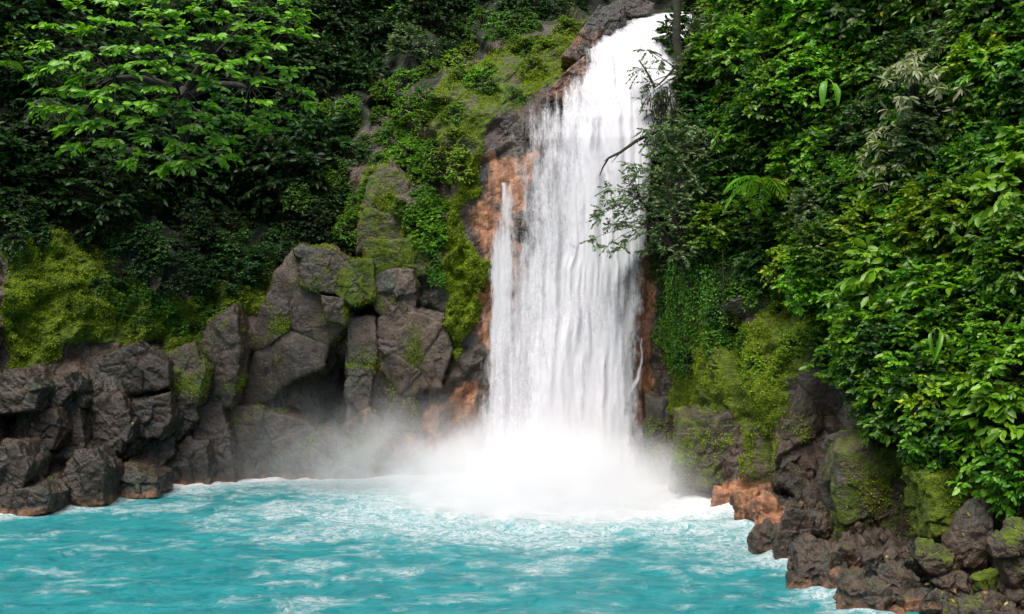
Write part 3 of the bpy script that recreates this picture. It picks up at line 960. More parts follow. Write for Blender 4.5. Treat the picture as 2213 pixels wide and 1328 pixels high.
def build_bank():
    nu, nv = 360, 110
    u = np.linspace(0, 1, nu); v = np.linspace(0, 1, nv)
    sh = catmull(SHORE_R, nu)
    cl = catmull([(7.4, 50.2), (9.0, 46.6), (10.2, 43.4), (10.9, 40), (11.4, 36.8), (12.4, 33.4), (14, 29.8), (16, 24), (19, 14)], nu)
    sh = sh - unit(cl - sh) * .7
    V = np.zeros((nu, nv, 3))
    for j, t in enumerate(v):
        V[:, j, :2] = sh * (1 - t) + cl * t
        V[:, j, 2] = -.42 + 1.28 * t ** .9
    Vf = V.reshape(-1, 3)
    h, g = facets(Vf * 1.3, 91, 1.2)
    h2, g = facets(Vf * 3.1, 92, 1.2)
    Vf[:, 2] += .34 * h + .14 * h2 + .10 * fbm(Vf * 1.5, 95, 4)
    me = grid_mesh('bank', Vf, nu, nv)
    attr(me, 'moss', np.full(len(Vf), -.25) + .12 * sstep(.4, 1.4, Vf[:, 2]))
    obj('bank', me, M_WET, kind='structure')
    return BVHTree.FromPolygons([tuple(x) for x in Vf], [tuple(p.vertices) for p in me.polygons])


def build_right_rocks():
    BK = build_bank()

    def near(px, py, dflt):
        d = Vector(((px - CX) / F, 1.0, -(py - CY) / F)).normalized()
        loc, nor, _, _ = BK.ray_cast(Vector((0, 0, CAMZ)), d)
        return loc[1] if loc is not None else dflt
    A = [
        ((1612, 1034, 1636, 1060), 'small pale wet stone on top of the orange rubble', 0, 0, 0),
        ((1588, 1060, 1640, 1128), 'bright orange boulder at the waterline', 8, 1.0, 0),
        ((1628, 1072, 1680, 1140), 'rusty orange rock behind the bright orange boulder', -30, .8, 0),
        ((1540, 1058, 1592, 1104), 'low rusty rock awash beside the orange boulder', 10, .75, 0),
        ((1490, 1048, 1546, 1086), 'flat dark rock at the water by the falls', 5, .4, 0),
        ((1706, 1090, 1742, 1117), 'brown brick shaped stone on the rubble', 12, .25, 0),
        ((1754, 1113, 1793, 1163), 'pale grey stone with a flat lit face', -10, 0, 0),
        ((1624, 1136, 1684, 1206), 'dark wet boulder pushing out into the water', -14, .1, 0),
        ((1676, 1112, 1738, 1206), 'purple brown boulder above the dark wet one', 18, .1, 0),
        ((1718, 1170, 1782, 1280), 'steep wet slab dipping into the water', 14, 0, 0),
        ((1776, 1194, 1818, 1250), 'grey wedge stone leaning on the steep wet slab', -20, 0, 0),
        ((1783, 1234, 1834, 1292), 'rusty stone at the water below the grey wedge', 10, .3, 0),
        ((1826, 1244, 1912, 1334), 'striped grey boulder in front catching the light', 24, 0, 0),
        ((1900, 1228, 1968, 1292), 'dark pointed stone behind the striped boulder', 16, 0, 0),
        ((2052, 1105, 2142, 1258), 'large wet slab tilted on the mossy bank with fallen leaves', 16, .12, 0),
        ((1974, 1164, 2060, 1256), 'dark rounded boulder beside the large wet slab', 0, 0, .2),
        ((2152, 1134, 2224, 1258), 'dark split boulder in the corner of the mossy bank', -8, 0, .25),
        ((2058, 1288, 2196, 1360), 'broad flat boulder in front with moss at its edge', 0, .1, .1),
        ((2000, 1282, 2066, 1340), 'angular stone beside the broad flat boulder', 20, 0, 0),
        ((1952, 1284, 2008, 1336), 'squat stone between the angular and striped ones', -15, 0, 0),
        ((1868, 1196, 1912, 1250), 'thin upright stone above the dark pointed one', 8, 0, 0),
        ((1812, 1176, 1866, 1224), 'grey stone at the foot of the great mossy block', -18, 0, .1),
        ((2100, 1240, 2180, 1296), 'low mossy stone above the broad flat boulder', 5, 0, .35),
        ((2012, 1240, 2082, 1290), 'flat stone scattered with yellow leaves', -4, .1, .1),
    ]
    for b, lab, roll, og, mo in A:
        cx, cy = (b[0] + b[2]) / 2, (b[1] + b[3]) / 2
        Y = near(cx, b[3] - 6, None)
        if Y is None:
            Y = WY(b[3]) + .2
        if b[3] > 1130 and cx < 1850:
            Y = min(Y, WY(b[3] - 8) + .2)
        rock(*b, lab, Y=Y, roll=roll, depth=.9, sub=6 if b[2] - b[0] > 60 else 5, orange=og, moss=mo + .08, grow=1.34, jag=1.2)
    for pl, lab, mo, dy in (([(1735, 836), (1812, 858), (1830, 960), (1812, 1118), (1740, 1108), (1686, 1040), (1700, 930)], 'great bare rock face below the bright moss slope', .14, -.1),
                        ([(1832, 990), (1890, 962), (1992, 1008), (2010, 1120), (1962, 1196), (1840, 1196), (1822, 1080)], 'great mossy block under the leafy overhang', .33, -.1),
                        ([(1640, 960), (1690, 930), (1722, 1010), (1715, 1112), (1650, 1100)], 'narrow shaded rock rib beside the great bare face', .1, .4),
                        ([(1480, 905), (1580, 895), (1640, 960), (1650, 1062), (1560, 1066), (1475, 1060)], 'dark rock face at the foot of the moss curtain', .3, .1),
                        ([(1400, 860), (1470, 880), (1480, 1060), (1400, 1060)], 'smooth green stained rock wall at the edge of the falling water', .1, 0),
                        ([(2010, 1040), (2080, 1020), (2135, 1060), (2130, 1150), (2020, 1160)], 'moss covered rock under the lowest leaves', .5, -.1)):
        b = box(pl)
        p, _ = hit((b[0] + b[2]) / 2, (b[1] + b[3]) / 2)
        rock(*b, lab, name='rock_outcrop', front=p[1] - .3 + dy, thick=2.0, sub=6, moss=mo + .12, mat=M_ROCK, poly=pl, grow=1.08, jag=1.7)
    # small rubble on the bank, one kind
    rng = np.random.default_rng(5)
    protos = [rock_mesh(700 + k, (1, .8, .75), 0, 3) for k in range(5)]
    n = 0
    for _ in range(1600):
        px, py = rng.uniform(1560, 2213), rng.uniform(1060, 1320)
        d = Vector(((px - CX) / F, 1.0, -(py - CY) / F)).normalized()
        loc, nor, _, _ = BK.ray_cast(Vector((0, 0, CAMZ)), d)
        if loc is None or loc.z < .10:
            continue
        s = rng.uniform(.18, .48) * rng.choice([1, 1, 1.5])
        o = obj('rubble_stone', protos[n % 5], M_WET, label='small dark stone in the rubble along the water', category='stone', group='small stones in the rubble along the water')
        o.location = loc; o.rotation_euler = tuple(rng.uniform(0, 6.28, 3)); o.scale = (s, s * rng.uniform(.7, 1.1), s * rng.uniform(.7, 1))
        n += 1
        if n >= 130:
            break


build_left_rocks()
build_cliff_blocks()
build_right_rocks()

# ------------------------------------------------------------------ foliage
T8 = (np.array([[0, 0, 0], [.32, -.42, .07], [.32, 0, 0], [.32, .42, .07], [.70, -.40, .04], [.70, 0, -.03], [.70, .40, .04], [1, 0, -.10]]),
      np.array([3, 3, 4, 4, 3, 3]), np.array([0, 1, 2, 0, 2, 3, 1, 4, 5, 2, 2, 5, 6, 3, 4, 7, 5, 5, 7, 6]))
T4 = (np.array([[0, 0, 0], [.48, -.5, .08], [.48, .5, .08], [1, 0, -.06]]), np.array([3, 3]), np.array([0, 1, 3, 0, 3, 2]))


def leaves(pos, d, nrm, L, W, tmpl):
    d = unit(d)
    nrm = unit(nrm - (nrm * d).sum(1, keepdims=True) * d)
    sd_ = np.cross(nrm, d)
    V, cnt, idx = tmpl
    L = np.broadcast_to(L, (len(pos),)); W = np.broadcast_to(W, (len(pos),))
    out = pos[:, None] + L[:, None, None] * (V[None, :, 0:1] * d[:, None] + V[None, :, 1:2] * W[:, None, None] * sd_[:, None] + V[None, :, 2:3] * nrm[:, None])
    n, m = len(pos), len(V)
    return out.reshape(-1, 3), np.tile(cnt, n), (np.arange(n)[:, None] * m + idx[None]).ravel()


def join(parts):
    v, c, i, o = [], [], [], 0
    for a, b, d in parts:
        v.append(a); c.append(b); i.append(np.asarray(d) + o); o += len(a)
    return np.concatenate(v), np.concatenate(c), np.concatenate(i)


def tubes(lines, r0, r1, sides=5):
    parts = []
    ang = np.arange(sides) * 2 * np.pi / sides
    for li, ln in enumerate(lines):
        ln = np.asarray(ln, float)
        n = len(ln)
        t = unit(np.gradient(ln, axis=0))
        ref = np.array([.31, .92, .2]) if abs(t[0][1]) < .8 else np.array([.9, .1, .3])
        a = unit(np.cross(t, ref)); b = np.cross(t, a)
        ra = r0[li] if hasattr(r0, '__len__') else r0; rb = r1[li] if hasattr(r1, '__len__') else r1
        rr = np.linspace(ra, rb, n)
        V = ln[:, None] + rr[:, None, None] * (np.cos(ang)[None, :, None] * a[:, None] + np.sin(ang)[None, :, None] * b[:, None])
        k = (np.arange(n - 1)[:, None] * sides + np.arange(sides)[None]).ravel()
        k2 = (np.arange(n - 1)[:, None] * sides + (np.arange(sides)[None] + 1) % sides).ravel()
        parts.append((V.reshape(-1, 3), np.full(len(k), 4), np.stack([k, k2, k2 + sides, k + sides], 1).ravel()))
    return join(parts)


def curve_to(a, b, sag, n=6):
    t = np.linspace(0, 1, n)[:, None]
    p = np.asarray(a) * (1 - t) + np.asarray(b) * t
    p[:, 2] += sag * (t * (1 - t) * 4)[:, 0]
    return p


UP = np.array([0, 0, 1.])


def sprays(rng, C, OUT, size, ntw, nl, L, W, droop=.3, face=.6, jit=.35, tmpl=T8, spread=1.9, whorl=False, Lvar=.35, wob=.36):
    """leafy twigs fanning out from each point of C towards OUT"""
    n = len(C)
    OUT = unit(OUT)
    size = np.broadcast_to(size, (n,))
    side = unit(np.cross(OUT, UP) + 1e-6)
    ang = rng.uniform(-spread, spread, (n, ntw))
    tw = np.cos(ang)[..., None] * OUT[:, None] + np.sin(ang)[..., None] * side[:, None] + rng.normal(size=(n, ntw, 3)) * wob
    tw = unit(tw)
    ln = size[:, None] * rng.uniform(.55, 1.1, (n, ntw))
    if whorl:
        t = np.ones((n, ntw, nl)) * .95 + rng.normal(size=(n, ntw, nl)) * .03
        phi = np.arange(nl) * 2 * np.pi / nl + rng.uniform(0, 6, (n, ntw, 1))
        a2 = unit(np.cross(tw, UP + .01)); b2 = np.cross(tw, a2)
        ld = tw[:, :, None] * .35 + np.cos(phi)[..., None] * a2[:, :, None] + np.sin(phi)[..., None] * b2[:, :, None]
    else:
        t = (np.arange(nl) + rng.uniform(.2, .8, (n, ntw, nl))) / nl * .85 + .15
        sg = np.where(np.arange(nl) % 2 == 0, 1., -1.)
        s2 = unit(np.cross(tw, UP) + 1e-6)
        ld = tw[:, :, None] * rng.uniform(.5, 1.0, (n, ntw, nl))[..., None] + s2[:, :, None] * (sg * rng.uniform(.5, 1.1, (n, ntw, nl)))[..., None]
        ld[:, :, -1] = tw
    ld = unit(ld + rng.normal(size=ld.shape) * .18)
    ld[..., 2] -= droop
    pos = C[:, None, None] + tw[:, :, None] * (t * ln[:, :, None])[..., None]
    pos[..., 2] -= droop * .5 * (t ** 2) * ln[:, :, None]
    nr = UP * (1 - face) + OUT[:, None, None] * face + rng.normal(size=ld.shape) * jit
    LL = L * (1 + Lvar * rng.uniform(-1, 1, t.shape)) * (.75 + .4 * (1 - np.abs(t - .6)))
    m = n * ntw * nl
    twl = [np.stack([C[i], C[i] + tw[i, j] * ln[i, j] * .5 - UP * droop * .12 * ln[i, j], C[i] + tw[i, j] * ln[i, j] - UP * droop * .5 * ln[i, j]]) for i in range(n) for j in range(ntw)]
    return leaves(pos.reshape(m, 3), ld.reshape(m, 3), nr.reshape(m, 3), LL.reshape(m), np.full(m, W), tmpl), twl


def bush_mesh(seed, rad, ns, size, ntw, nl, L, W, **kw):
    """a shrub that grows out of a wall: local -Y is the open side"""
    rng = np.random.default_rng(seed)
    d = unit(rng.normal(size=(ns * 3, 3)) * np.array([1, .8, 1]))
    d = d[(d[:, 1] < .35) & (d[:, 2] > -.85)][:ns]
    r = rng.uniform(.35, 1.0, len(d)) ** .6
    C = d * r[:, None] * np.array(rad)
    C += np.array([0, -.1, 0])
    OUT = d + np.array([0, -.5, .15]) + rng.normal(size=d.shape) * .25
    fol, tw = sprays(rng, C, OUT, size, ntw, nl, L, W, **kw)
    base = np.array([0, .35 * rad[1], -.35 * rad[2]])
    br = [curve_to(base, c, .12 * rad[2]) for c in C]
    st = join([tubes(br, .035, .012), tubes(tw, .010, .004, 3)])
    return mesh_from('foliage', *fol), mesh_from('stem', *st)


PROTO = {}


def proto(key):
    if key in PROTO:
        return PROTO[key]
    kind, var = key
    s = hash(kind) if False else sum(ord(c) for c in kind) * 31 + var * 101
    if kind == 'broad':
        r = bush_mesh(s, (1.5, .9, 1.25), 46, .55, 4, 7, .24, .52, face=.55, droop=.35, jit=.55)
    elif kind == 'mid':
        r = bush_mesh(s, (1.5, .9, 1.25), 60, .50, 4, 8, .175, .55, face=.55, droop=.35, jit=.55)
    elif kind == 'small':
        r = bush_mesh(s, (1.4, .7, 1.2), 75, .42, 4, 9, .125, .6, face=.55, droop=.3, tmpl=T8, jit=.55)
    elif kind == 'fine':
        r = bush_mesh(s, (1.5, .8, 1.2), 80, .5, 5, 11, .105, .45, face=.5, droop=.3, tmpl=T4)
    elif kind == 'creeper':
        r = bush_mesh(s, (1.5, .35, 1.5), 85, .36, 4, 9, .115, .68, face=.75, droop=.45, tmpl=T4)
    elif kind == 'lance':
        r = bush_mesh(s, (1.5, .9, 1.2), 48, .6, 4, 8, .30, .30, face=.5, droop=.55)
    elif kind == 'large':
        r = bush_mesh(s, (1.4, .9, 1.2), 22, .6, 3, 6, .42, .46, face=.55, droop=.5, jit=.5)
    elif kind == 'whorl':
        r = bush_mesh(s, (1.4, .8, 1.2), 26, .5, 2, 8, .36, .30, face=.5, droop=.75, whorl=True)
    elif kind == 'curtain':
        rng = np.random.default_rng(s)
        lines = []
        for _ in range(26):
            x = rng.uniform(-1, 1); top = rng.uniform(.2, 1.6); ln = rng.uniform(1.4, 3.6)
            t = np.linspace(0, 1, 14)
            lines.append(np.stack([x + .12 * np.cumsum(rng.normal(size=14)) * .35, rng.uniform(-.35, .1) + .05 * np.cumsum(rng.normal(size=14)) * .5, top - ln * t], 1))
        pts = np.concatenate([np.repeat(l, 6, 0) + rng.normal(size=(14 * 6, 3)) * .09 for l in lines])
        d = rng.normal(size=pts.shape) * .8 + np.array([0, -.3, -.7]); nr = rng.normal(size=pts.shape) * .45 + np.array([0, -.8, .5])
        r = (mesh_from('foliage', *leaves(pts, d, nr, .13 * rng.uniform(.6, 1.3, len(pts)), .6, T4)), mesh_from('stem', *tubes(lines, .012, .005, 4)))
    PROTO[key] = r
    return r


PLANT_NAMES = {'broad': 'broadleaf_shrub', 'mid': 'leafy_shrub', 'small': 'small_leaved_shrub', 'fine': 'fine_leaved_shrub', 'creeper': 'creeper', 'lance': 'long_leaved_shrub', 'whorl': 'whorled_shrub', 'large': 'large_leaved_shrub', 'curtain': 'hanging_vine'}


def plant(kind, var, px, py, mat, label, scale=1.0, group=None, out=.25, rng=None, cat=None, Y=None, tilt=0.0):
    rng = rng or np.random.default_rng(int(px * 3 + py))
    p, n = hit(px, py)
    if Y is not None:
        p = P(px, py, Y)
    nh = unit(np.array([n[0] * .6, n[1] - .25, 0]))
    p = p + nh * out * scale
    yaw = math.atan2(nh[0], -nh[1])
    f, s = proto((kind, var))
    root = thing(PLANT_NAMES[kind], label, cat or ('vine' if kind in ('curtain', 'creeper') else 'shrub'), p, group,
                 rot=(tilt, rng.uniform(-.25, .25) if kind != 'curtain' else 0, yaw + rng.uniform(-.35, .35)), scale=scale)
    obj('foliage', f, mat, root); obj('stem', s, M_BARK, root)
    return root


def scatter(poly, n, specs, label, group, seed, mind=40, smin=.8, smax=1.2, out=.25, near=None):
    rng = np.random.default_rng(seed)
    xs = [q[0] for q in poly]; ys = [q[1] for q in poly]
    pts = []
    tries = 0
    while len(pts) < n and tries < n * 60:
        tries += 1
        x, y = rng.uniform(min(xs), max(xs)), rng.uniform(min(ys), max(ys))
        if not in_poly(np.array([x]), np.array([y]), poly)[0]:
            continue
        if any((x - a) ** 2 + (y - b) ** 2 < mind ** 2 for a, b in pts):
            continue
        pts.append((x, y))
    for x, y in pts:
        kind, mat, wgt = specs[rng.choice(len(specs), p=np.array([q[2] for q in specs]) / sum(q[2] for q in specs))]
        sc = rng.uniform(smin, smax)
        lab = label[kind] if isinstance(label, dict) else label
        plant(kind, int(rng.integers(0, 3)), x, y, mat, lab, sc, group if not isinstance(group, dict) else group[kind], out, rng)


# --- spreading tree, upper left
def build_spreading_tree():
    rng = np.random.default_rng(42)
    poly = [(95, 60), (170, 15), (330, -60), (620, -60), (640, 40), (610, 95), (660, 185), (640, 250), (560, 275), (500, 255), (480, 345), (350, 365), (240, 325), (140, 318), (105, 270), (85, 140)]
    pts = []
    for _ in range(6000):
        x, y = rng.uniform(80, 670), rng.uniform(-60, 370)
        if in_poly(np.array([x]), np.array([y]), poly)[0] and all(((x - a) / 1.9) ** 2 + (y - b) ** 2 > 31 ** 2 for a, b in pts):
            pts.append((x, y))
    pts = np.array(pts)
    cx, cy = 370, 120
    dn = np.hypot((pts[:, 0] - cx) / 290, (pts[:, 1] - cy) / 220)
    Y = 41.2 + 3.2 * dn ** 2 + rng.uniform(-.7, 1.0, len(pts))
    C = np.stack([P(a, b, y) for (a, b), y in zip(pts, Y)])
    hub = P(400, 210, 47.5)
    mid = P(380, 120, 44.5)
    OUT = unit(C - mid) + np.array([0, -.65, -.05]) + rng.normal(size=C.shape) * .2
    OUT[:, 2] = np.clip(OUT[:, 2], -.4, .35)
    fol, tw = sprays(rng, C, OUT, .95, 6, 8, .32, .50, droop=.20, face=.45, jit=.32, spread=1.7, wob=.18)
    root = thing('spreading_tree', 'large spreading tree with bright tiered leaves over the shaded cliff', 'tree', hub)
    cr = obj('crown', mesh_from('crown', *fol), M_BRIGHT, root)
    fork = [P(330, 130, 45), P(460, 120, 45), P(390, 210, 44.6), P(250, 170, 45), P(540, 190, 45)]
    trunk = [curve_to(P(400, 300, 51.5), hub, 0), *[curve_to(hub, f, .3) for f in fork]]
    lim = []
    for c in C:
        f = fork[int(np.argmin([np.linalg.norm(c - q) for q in fork]))]
        lim.append(curve_to(f, c, .25))
    tr = obj('trunk', mesh_from('trunk', *tubes(trunk, .24, .10, 8), smooth=True), M_BARK, root)
    br = obj('branch', mesh_from('branch', *join([tubes(lim, .035, .010), tubes(tw, .010, .004, 3)])), M_BARK, root)
    for o in (cr, tr, br):
        o.location = -hub


def frond(length, npairs, pin_len, droop, rng, width=.16, start=.12, angle=1.0):
    """one pinnate frond along +X, arching down"""
    t = np.linspace(0, 1, 14)
    rach = np.stack([length * (t - .12 * droop * t ** 2), 0 * t, length * (.35 * t - droop * t ** 2)], 1)
    tt = np.linspace(start, .98, npairs)
    pos = np.stack([np.interp(tt, t, rach[:, k]) for k in range(3)], 1)
    tan = unit(np.stack([np.interp(tt, t, np.gradient(rach[:, k])) for k in range(3)], 1))
    pl = pin_len * np.sin(np.pi * (tt * .82 + .14)) ** .7
    P_, D_, N_, L_ = [], [], [], []
    for sgn in (-1, 1):
        sd_ = np.cross(tan, UP) * sgn
        d = tan * .45 / angle + sd_ * angle + np.array([0, 0, -.22]) + rng.normal(size=tan.shape) * .06
        P_.append(pos); D_.append(d); N_.append(np.cross(sd_, tan) * sgn * -1 + UP * 1.2); L_.append(pl)
    lf = leaves(np.concatenate(P_), np.concatenate(D_), np.concatenate(N_), np.concatenate(L_), width, T8)
    return rach, lf


def rot_pts(v, yaw, pitch=0, roll=0):
    M = np.array(Matrix.Rotation(yaw, 3, 'Z') @ Matrix.Rotation(pitch, 3, 'Y') @ Matrix.Rotation(roll, 3, 'X'))
    return v @ M.T


def frond_plant(name, label, cat, p, yaws, length, npairs, pin, droop, mat, seed, width=.16, part='frond', pitch=(-.5, .1), odd=None, group=None, angle=1.0):
    rng = np.random.default_rng(seed)
    root = thing(name, label, cat, p, group)
    st = tubes([curve_to((0, .5, -.6), (0, 0, 0), 0, 4)], .07, .05, 6)
    obj('stem', mesh_from('stem', *st), M_BARK, root)
    for i, yw in enumerate(yaws):
        L = length * rng.uniform(.8, 1.12)
        ra, (v, c, x) = frond(L, npairs, pin, droop * rng.uniform(.8, 1.2), rng, width, angle=angle)
        pt = rng.uniform(*pitch); ro = rng.uniform(-.3, .3)
        allp = join([(rot_pts(v, yw, pt, ro), c, x), tubes([rot_pts(ra, yw, pt, ro)], .022, .006, 4)])
        obj(part, mesh_from(part, *allp), (odd[1] if odd and i in odd[0] else mat), root)
    return root


def paddle_mesh(L, W, droop, rng, fold=.25, n=12):
    """big banana-like leaf along +X"""
    t = np.linspace(0, 1, n)
    wd = W * .5 * np.clip(np.sin(np.pi * np.clip(t * .94 + .05, 0, 1)) ** .55, .02, 1)
    x = L * (t - .2 * droop * t ** 2); z = L * (.25 * t - droop * t ** 2)
    rows = []
    for s in (-1, -.5, 0, .5, 1):
        ry = s * wd * (1 + .05 * rng.normal(size=n)) if abs(s) == 1 else s * wd
        rows.append(np.stack([x + .05 * abs(s) * L, ry, z + fold * abs(s) * wd - .25 * (abs(s) == 1) * wd * fold + .02 * L * rng.normal(size=n) * abs(s) * .6], 1))
    V = np.stack(rows, 0).reshape(-1, 3)
    a = (np.arange(4)[:, None] * n + np.arange(n - 1)[None]).ravel()
    return V, np.full(len(a), 4), np.stack([a, a + n, a + n + 1, a + 1], 1).ravel()


def paddle_plant(name, label, p, yaws, L, W, droop, mat, seed, pitch=(-.8, .2), cat='plant', group=None):
    rng = np.random.default_rng(seed)
    root = thing(name, label, cat, p, group)
    obj('stem', mesh_from('stem', *tubes([curve_to((0, .4, -.8), (0, 0, 0), 0, 4)], .06, .04, 6)), M_MBARK, root)
    for yw in yaws:
        l = L * rng.uniform(.8, 1.15)
        v, c, x = paddle_mesh(l, W * l / L, droop * rng.uniform(.7, 1.25), rng)
        st = np.array([.35 * l, 0, .1 * l])
        pt = rng.uniform(*pitch); ro = rng.uniform(-.5, .5)
        allp = join([(rot_pts(v + st, yw, pt, ro), c, x), tubes([rot_pts(curve_to((0, 0, 0), st, .02, 4), yw, pt, ro)], .025, .018, 5)])
        obj('leaf', mesh_from('leaf', *allp, smooth=True), mat, root)
    return root


def build_left_plants():
    build_spreading_tree()
    scatter([(940, -60), (1310, -60), (1290, 0), (1200, 40), (1080, 80), (940, 140)], 34, [('creeper', M_DARK, 3), ('creeper', M_MID, 1)],
            'dark creeper on the ledge at the top of the mossy slope', 'creepers at the top of the mossy slope', 10, 38, .55, .85, .02)
    # dark forest behind and above
    scatter([(-60, -120), (1000, -120), (930, 90), (700, 260), (680, 420), (0, 420), (-60, 300)], 60, [('mid', M_PAINTED_SHADE, 3), ('broad', M_PAINTED_SHADE, 2), ('lance', M_PAINTED_SHADE, 1)],
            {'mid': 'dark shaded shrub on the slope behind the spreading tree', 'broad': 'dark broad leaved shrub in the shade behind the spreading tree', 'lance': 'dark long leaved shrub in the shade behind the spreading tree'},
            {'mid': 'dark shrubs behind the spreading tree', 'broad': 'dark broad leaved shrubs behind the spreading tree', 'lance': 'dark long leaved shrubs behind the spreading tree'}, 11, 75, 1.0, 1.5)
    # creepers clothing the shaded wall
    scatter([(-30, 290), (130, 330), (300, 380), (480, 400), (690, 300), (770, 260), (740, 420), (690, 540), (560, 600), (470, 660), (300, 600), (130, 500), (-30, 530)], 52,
            [('creeper', M_PAINTED_SHADE, 3), ('creeper', M_DARK, 1), ('small', M_PAINTED_SHADE, 1)],
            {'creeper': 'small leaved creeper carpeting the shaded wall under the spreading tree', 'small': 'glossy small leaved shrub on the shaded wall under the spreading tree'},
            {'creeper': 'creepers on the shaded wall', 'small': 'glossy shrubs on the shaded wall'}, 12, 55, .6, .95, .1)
    # lush growth between the tree and the falls
    scatter([(690, 240), (800, 170), (900, 150), (1000, 140), (1050, 180), (1020, 250), (1015, 330), (980, 420), (940, 560), (905, 520), (890, 400), (860, 300), (780, 290), (740, 380), (700, 430)], 34,
            [('small', M_BRIGHT, 2), ('creeper', M_BRIGHT, 2), ('small', M_MID, 1), ('creeper', M_YEL, .5)],
            {'creeper': 'bright green creeper on the rocks between the tree and the waterfall', 'small': 'bright small leaved shrub on the rocks between the tree and the waterfall'},
            {'creeper': 'bright creepers near the waterfall', 'small': 'bright shrubs near the waterfall'}, 13, 44, .42, .68, .1)
    scatter([(640, 420), (760, 360), (770, 480), (720, 560), (640, 560)], 10, [('creeper', M_MID, 1)],
            'mid green creeper hanging over the cracked upright rock', 'creepers over the cracked rock', 14, 40, .45, .65, .1)
    for px, py, m in ((560, 575, M_MID), (600, 548, M_DARK), (648, 538, M_MID), (700, 556, M_MID), (742, 606, M_BRIGHT), (525, 640, M_YEL), (500, 690, M_MID), (480, 740, M_YEL)):
        plant('creeper', int(px) % 3, px, py, m, 'creeper spilling over the top edge of the tall leaning slab', .34, 'creepers over the leaning slab', .12)
    for px, py, m in ((455, 690, M_MID), (500, 670, M_YEL), (440, 740, M_MID), (480, 760, M_YEL), (430, 800, M_MID), (400, 760, M_MID), (380, 800, M_YEL), (460, 830, M_YEL)):
        plant('creeper', int(px) % 3, px, py, m, 'creeper tuft on the mossy rock left bare beside the leaning slab'.replace('left bare ', ''), .36, 'creeper tufts beside the leaning slab', .08)
    for px, py, m in ((790, 420, M_MID), (800, 470, M_YEL), (860, 450, M_MID), (830, 500, M_YEL), (788, 310, M_MID), (840, 300, M_BRIGHT), (815, 350, M_MID), (868, 345, M_BRIGHT), (835, 345, M_YEL), (872, 285, M_BRIGHT), (905, 360, M_BRIGHT), (915, 440, M_MID), (770, 440, M_MID), (780, 525, M_YEL), (925, 520, M_MID), (850, 330, M_MID), (945, 600, M_MID), (815, 590, M_YEL), (890, 480, M_BRIGHT)):
        plant('creeper', int(px) % 3, px, py, m, 'creeper tuft growing at the edge of the mossy bluff', .33, 'creeper tufts around the mossy bluff', .12)
    scatter([(900, 430), (950, 420), (950, 600), (915, 590)], 6, [('creeper', M_MID, 1)],
            'leafy creeper in the cleft between the mossy bluff and the moss rib', 'creepers in the cleft', 15, 30, .35, .5, .1)
    scatter([(960, 130), (1240, 10), (1180, 180), (1060, 250)], 12, [('creeper', M_MID, 1), ('creeper', M_YEL, .6)],
            'low creeper on the mossy slope beside the upper chute', 'creepers on the upper slope', 16, 45, .35, .6, .02)
    scatter([(180, 600), (420, 640), (480, 700), (400, 760), (250, 700)], 9, [('creeper', M_MID, 1)],
            'small creeper trailing over the moss above the dark boulders', 'creepers above the dark boulders', 17, 50, .35, .5, .02)
    plant('small', 1, 885, 105, M_GREY, 'silvery green shrub jutting out alone from the dark upper slope', .85, out=.9)
    plant('mid', 2, 870, 30, M_MID, 'mid green shrub at the top edge above the silvery shrub', 1.0, out=.5)
    plant('mid', 1, 700, 60, M_DARK, 'dark drooping shrub between the spreading tree and the silvery shrub', 1.1, out=.5)
    plant('mid', 0, 25, 120, M_MID, 'green shrub at the picture edge above the fern', .9, out=.6)
    plant('curtain', 0, 735, 110, M_DARK, 'dark vine hanging beside the spreading tree', 1.0, out=.5)
    plant('curtain', 1, 640, 300, M_DARK, 'dark vine hanging below the spreading tree branches', .9, out=.4)
    p, n = hit(55, 190)
    frond_plant('tree_fern', 'yellow green fern with arching fronds at the picture edge', 'fern', p + np.array([.3, -3.2, .3]), [-2.2, -1.75, -1.3, -.7, -2.8], 2.0, 18, .50, .75, M_BRIGHT, 3, .26, pitch=(-.25, .1))
    p, n = hit(160, 255)
    frond_plant('palm', 'bluish palm fronds drooping under the spreading tree', 'palm', p + np.array([.2, -3.0, .2]), [-1.9, -1.2, -.6], 1.5, 16, .55, 1.0, M_GREY, 4, .11, pitch=(-.2, .3))


